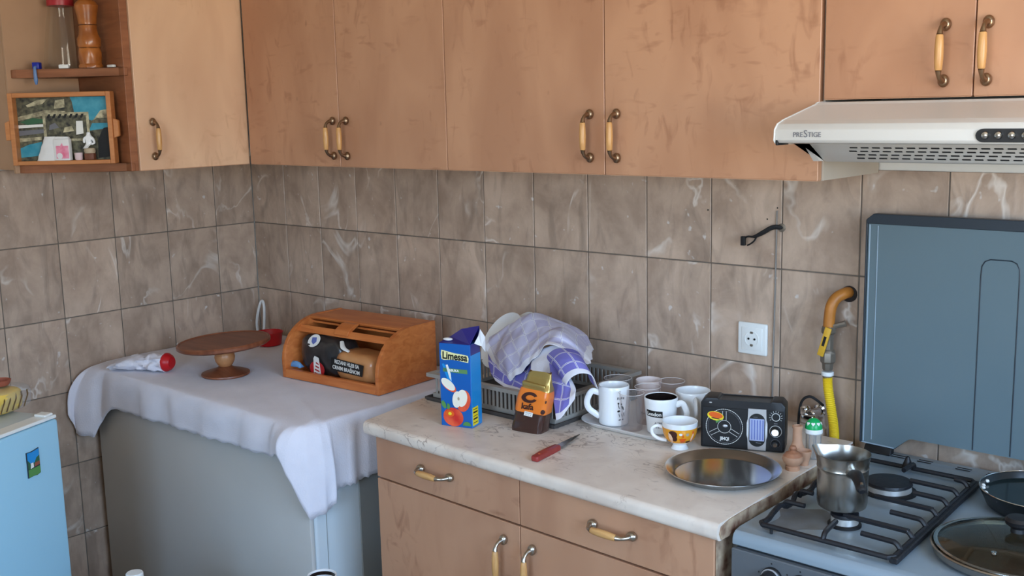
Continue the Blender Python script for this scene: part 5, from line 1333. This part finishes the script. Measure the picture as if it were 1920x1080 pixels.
obj('lid_body', lathe(BM(), [(0, 0), (.024, 0), (.028, .006), (.030, .014), (.027, .015), (.022, .006), (0, .005)], 28), 'potato', t)
t = thing('dried_plant', 'brown dried plant with curled leaves on the fridge top, behind the packet', 'plant', (.520, -1.285, .8735), 0)
bm = BM(); lathe(bm, [(0, 0), (.024, 0), (.030, .050), (.028, .050), (.022, .004), (0, .003)], 20); obj('pot', bm, 'potato', t)
random.seed(11)
for k in range(9):
    a = random.uniform(0, 2 * PI); L = random.uniform(.03, .055); d_ = Vector((math.cos(a), math.sin(a), 0))
    bm = BM(); tube(bm, [Vector((0, 0, .03)), d_ * L * .3 + Vector((0, 0, .085)), d_ * L * .8 + Vector((0, 0, .108)), d_ * L + Vector((0, 0, .096))], [.002, .006, .007, .001], 8, 5, flat=.25); obj('leaf', bm, 'dryleaf', t)

# ------------------------------------------------------------------ things on the open corner shelf
SZ = ZB + .285 + .0255
t = thing('glass_dispenser', 'clear glass jar with a red lid on the middle board of the corner shelf', 'jar', (.197, -.786, SZ))
obj('jar_glass', lathe(BM(), [(.052, .002), (.058, .0), (.0615, .005), (.0620, .014), (.0530, .085), (.0430, .148), (.0370, .178), (.0370, .188)], 48, cap=(True, False)), 'glass', t)
obj('jar_lid', lathe(BM(), [(0, .1885), (.0385, .1885), (.0390, .192), (.0390, .206), (.0350, .210), (0, .211)], 36), 'jarred', t)
t = thing('pepper_mill', 'carved orange-brown wooden pepper mill beside the glass jar on the shelf', 'mill', (.3175, -.7665, SZ))
obj('mill_body', lathe(BM(), [(0, 0), (.0330, 0), (.0335, .006), (.0300, .012), (.0325, .030), (.0335, .045), (.0310, .056), (.0300, .060), (.0330, .066), (.0325, .085), (.0270, .098), (.0255, .112), (.0260, .122), (.0245, .126), (.0260, .132), (.0280, .150), (.0330, .176), (.0340, .182), (.0300, .190), (.012, .205), (0, .208)], 36,
    fx=lambda p, a: Vector((p.x * (1 + .045 * math.sin(a * 6 + p.z * 90) * (p.z < .1)), p.y * (1 + .045 * math.sin(a * 6 + p.z * 90) * (p.z < .1)), p.z))), 'mill', t)
for z, r_ in ((.0585, .0306), (.1255, .0256)): bm = BM(); tube(bm, [(r_ * math.cos(a), r_ * math.sin(a), z) for a in [2 * PI * i / 32 for i in range(33)]], .0012, 6); obj('groove_ring', bm, 'milldark', t)
for lab, x, y, r_, w_ in (('larger white eraser at the shelf front, below the glass jar', .2640, -.8240, 40, .0150), ('small white eraser at the right end of the shelf board, beside the mill', .3640, -.7265, 12, .0140)):
    t = thing('eraser', lab, 'eraser', (x, y, SZ), R(r_), 'white erasers on the shelf')
    bm = BM(); box(bm, -w_, -.006, 0, w_, .006, .0115 if w_ > .0145 else .0085, .0025, 2); obj('eraser_body', bm, 'whiteplastic', t)
t = thing('blue_clip', 'dark blue plastic tap hooked over the left end of the shelf board', 'clip', (.1985, -.8760, SZ), R(41))
bm = BM(); box(bm, -.0105, -.010, 0, .0105, .012, .020, .002, 2); obj('clip_head', bm, 'blueplastic', t)
bm = BM(); tube(bm, [(0, -.006, .006), (0, -.0145, .004), (0, -.0165, -.010), (0, -.0150, -.034), (0, -.0140, -.046)], [.0042, .0042, .0050, .0060, .0030], 10, 4); obj('clip_spout', bm, 'paleblue', t)

BZ0 = ZB + .0255
TR = R(40.9)
t = thing('picture_tray', 'wooden tray with a photo collage standing upright on the lowest shelf board', 'tray', (.2725, -.8550, BZ0), TR)
tw_, th_, td = .155, .215, .034
for x0, x1 in ((-tw_, -tw_ + .014), (tw_ - .014, tw_)):
    bm = BM(); box(bm, x0, 0, 0, x1, td, th_, .0015, 1); obj('frame_side', bm, 'trayframe', t)
for z0, z1 in ((0, .012), (th_ - .014, th_)):
    bm = BM(); box(bm, -tw_ + .0142, 0, z0, tw_ - .0142, td, z1, .0015, 1); obj('frame_rail', bm, 'trayframe', t)
for s in (-1, 1):
    bm = BM(); x0 = s * (tw_ + .0002); x1 = s * (tw_ + .017); prism(bm, [(min(x0, x1), .075), (max(x0, x1), .082 if s > 0 else .075), (max(x0, x1), .128 if s > 0 else .135), (min(x0, x1), .135 if s > 0 else .128)], 'y', .004, .020, .002, 1); obj('tray_handle', bm, 'trayframe', t)
PY = td - .006
bm = BM(); box(bm, -tw_ + .0142, PY, .0122, tw_ - .0142, td - .001, th_ - .0142); pic = obj('picture_board', bm, 'printdark', t, 'photo collage print')
def pc(pts_, m_, k): decal('picture_print', pts_, m_, pic, PY - .0003 * k, .0003)
X0, X1, Z0, Z1 = -.1405, .1405, .0125, .2005
def pp(u, v): return (lerp(X0, X1, u), lerp(Z0, Z1, v))
def poly(*uv): return [pp(u, v) for u, v in uv]
pc(poly((.0, .64), (.30, .72), (.52, .70), (.52, .78), (.3, .80), (0, .70)), 'printsand', 1)
pc(poly((.62, .70), (.80, .62), (1, .80), (1, 1), (.58, 1), (.60, .93)), 'teal', 1)
pc(poly((.80, .60), (.97, .62), (1, .80), (.9, .78)), 'printsand', 2); pc(poly((.76, .58), (1, .58), (1, .66), (.86, .66)), 'printdark', 3)
pc(poly((.12, .85), (.28, .90), (.34, .98), (.22, .96), (.10, .88)), 'printsand', 2); pc(poly((.40, .82), (.52, .84), (.52, .97), (.42, .95)), 'printsand', 2)
pc(poly((.02, .62), (.16, .68), (.27, .66), (.27, .60), (.10, .57)), 'printgreen', 2)
pc(poly((0, .52), (.28, .54), (.28, .58), (.0, .57)), 'inkwhite', 2); pc(poly((0, .40), (.28, .44), (.28, .50), (0, .48)), 'inkgrey', 2)
pc(poly((0, .05), (.22, .08), (.24, .30), (.10, .26), (0, .20)), 'teal', 2)
pc(poly((0, .30), (.24, .33), (.24, .38), (0, .36)), 'printsand', 2)
pc(poly((.76, .46), (1, .50), (1, .58), (.80, .58)), 'teal', 2); pc(poly((.84, .02), (1, .05), (1, .52), (.92, .50), (.88, .40), (.85, .30)), 'blacksoft', 4)
pc(poly((.27, .30), (.77, .30), (.77, .76), (.27, .76)), 'cream' if False else 'printsand', 3); pc(poly((.30, .34), (.74, .34), (.74, .71), (.30, .71)), 'printdark', 4)
pc(poly((.33, .48), (.44, .52), (.40, .60), (.34, .56)), 'inkgrey', 5); pc(poly((.48, .44), (.60, .46), (.58, .54), (.50, .52)), 'printsand', 5); pc(poly((.62, .40), (.70, .42), (.70, .62), (.63, .62)), 'inkwhite', 5)
for k in range(7): pc(poly((.31 + k * .06, .67), (.34 + k * .06, .67), (.36 + k * .06, .735), (.335 + k * .06, .735)), 'blacksoft', 5)
def at_tray(x, y):
    c_, s_ = math.cos(TR), math.sin(TR); return (.2725 + x * c_ - y * s_, -.8550 + x * s_ + y * c_, BZ0 + .0122)
t = thing('paper_bag', 'small crumpled white paper bag in front of the photo collage', 'bag', at_tray(-.052, .012), TR)
def pb(u, v):
    a = 2 * PI * v; w_ = lerp(.034, .017, u); d_ = lerp(.010, .005, u)
    k = .003 * noise.noise((u * 5, math.cos(a) * 2, math.sin(a) * 2))
    return Vector((math.cos(a) * (w_ + k) + .012 * u, math.sin(a) * (d_ + k), u * .072))
bm = BM(); ring_surface(bm, [[pb(i / 14, j / 20) for j in range(20)] for i in range(15)], True, (True, True)); obj('paper_body', bm, 'paper', t, smooth=50)
t = thing('pink_box', 'small white and pink patterned box in front of the photo collage', 'box', at_tray(-.004, .010), TR + R(-6))
bm = BM(); box(bm, -.0250, -.009, 0, .0250, .009, .064, .002, 2); obj('box_body', bm, 'paper', t)
decal('pink_print', [(-.017, .006), (.023, .006), (.023, .044), (-.017, .044)], 'pink', t, -.0092); decal('flower_print', ell(-.006, .014, .009, .009, 12), 'paper', t, -.0097)
decal('flower_print', [(-.002, .044), (.006, .044), (.004, .052), (.001, .050)], 'pink', t, -.0097)
bm = BM(); prism(bm, [(-.0250, .064), (.0250, .064), (.020, .071), (-.016, .072)], 'y', -.006, .006, .001, 1); obj('box_flap', bm, 'paper', t)
t = thing('small_cup', 'tiny pale pink cup between the pink box and the figurine', 'cup', at_tray(.042, .012), 0)
obj('cup_body', lathe(BM(), [(0, 0), (.0095, 0), (.0115, .003), (.0125, .022), (.0118, .022), (.0100, .004), (0, .003)], 24), mat('pale_rose', (224, 196, 196), .35), t)
t = thing('figurine', 'small white seated figurine with raised arms on a brown base', 'figurine', at_tray(.078, .0085), TR)
bm = BM(); box(bm, -.0145, -.0105, 0, .0145, .0105, .020, .002, 2); obj('base', bm, 'brownbase', t)
obj('plinth', lathe(BM(), [(0, .0202), (.0150, .0202), (.0165, .026), (.0160, .033), (.0130, .036), (0, .0365)], 24), 'tan', t)
bm = BM()
vs = [(0, 0, .036), (0, 0, .052), (0, 0, .068), (0, 0, .076), (0, -.001, .084), (-.014, -.002, .064), (-.013, -.006, .050), (.014, -.002, .062), (.018, -.004, .050), (.008, -.006, .046), (-.005, -.008, .044)]
ed = [(0, 1), (1, 2), (2, 3), (3, 4), (2, 5), (5, 6), (2, 7), (7, 8), (8, 9), (0, 10)]
me = bpy.data.meshes.new('figure'); me.from_pydata(vs, ed, []); bm.free()
fo = bpy.data.objects.new('figure', me); link(fo, t); me.materials.append(M['white'])
sk = fo.modifiers.new('skin', 'SKIN')
for i, r_ in enumerate((.011, .010, .009, .005, .0075, .0045, .0035, .0045, .0035, .003, .006)): me.skin_vertices[0].data[i].radius = (r_, r_)
me.skin_vertices[0].data[0].use_root = True
subsurf(fo, 2); 

# ------------------------------------------------------------------ low bench in front of the freezer, its two things just in view
t = thing('low_bench', 'low wooden bench in front of the freezer, carrying a bottle and a cup', 'bench', (1.262, -1.022, 0), R(37))
bm = BM(); box(bm, -.33, -.11, .375, .33, .11, .400, .004, 2); obj('seat', bm, 'table', t)
for x in (-.28, .28):
    for y in (-.08, .08): bm = BM(); box(bm, x - .018, y - .018, 0, x + .018, y + .018, .375, .002, 1); obj('leg', bm, 'table', t)
bm = BM(); box(bm, -.265, -.012, .12, .265, .012, .16, .002, 1); obj('stretcher', bm, 'table', t)
t = thing('white_bottle', 'white plastic bottle cap just showing at the bottom edge before the freezer', 'bottle', (1.060, -1.153, .4004))
obj('bottle_body', lathe(BM(), [(0, 0), (.034, 0), (.036, .004), (.036, .070), (.030, .086), (.020, .094), (.018, .098), (0, .0985)], 32), 'whiteplastic', t)
obj('bottle_cap', lathe(BM(), [(0, .0985), (.0205, .0985), (.0215, .100), (.0210, .118), (.0190, .1205), (0, .1210)], 32), 'whiteplastic', t)
t = thing('dark_mug', 'white-rimmed cup with a dark inside at the bottom edge before the freezer', 'cup', (1.437, -.866, .4004))
obj('cup_body', lathe(BM(), [(0, 0), (.028, 0), (.031, .003), (.0365, .118), (.0355, .1195), (.0330, .1185), (.029, .006), (0, .005)], 40), 'white', t)
obj('cup_glaze', lathe(BM(), [(.0332, .1180), (.0328, .114), (.0295, .007), (0, .0065)], 40, cap=(False, True)), 'coffee', t, 'dark inside')
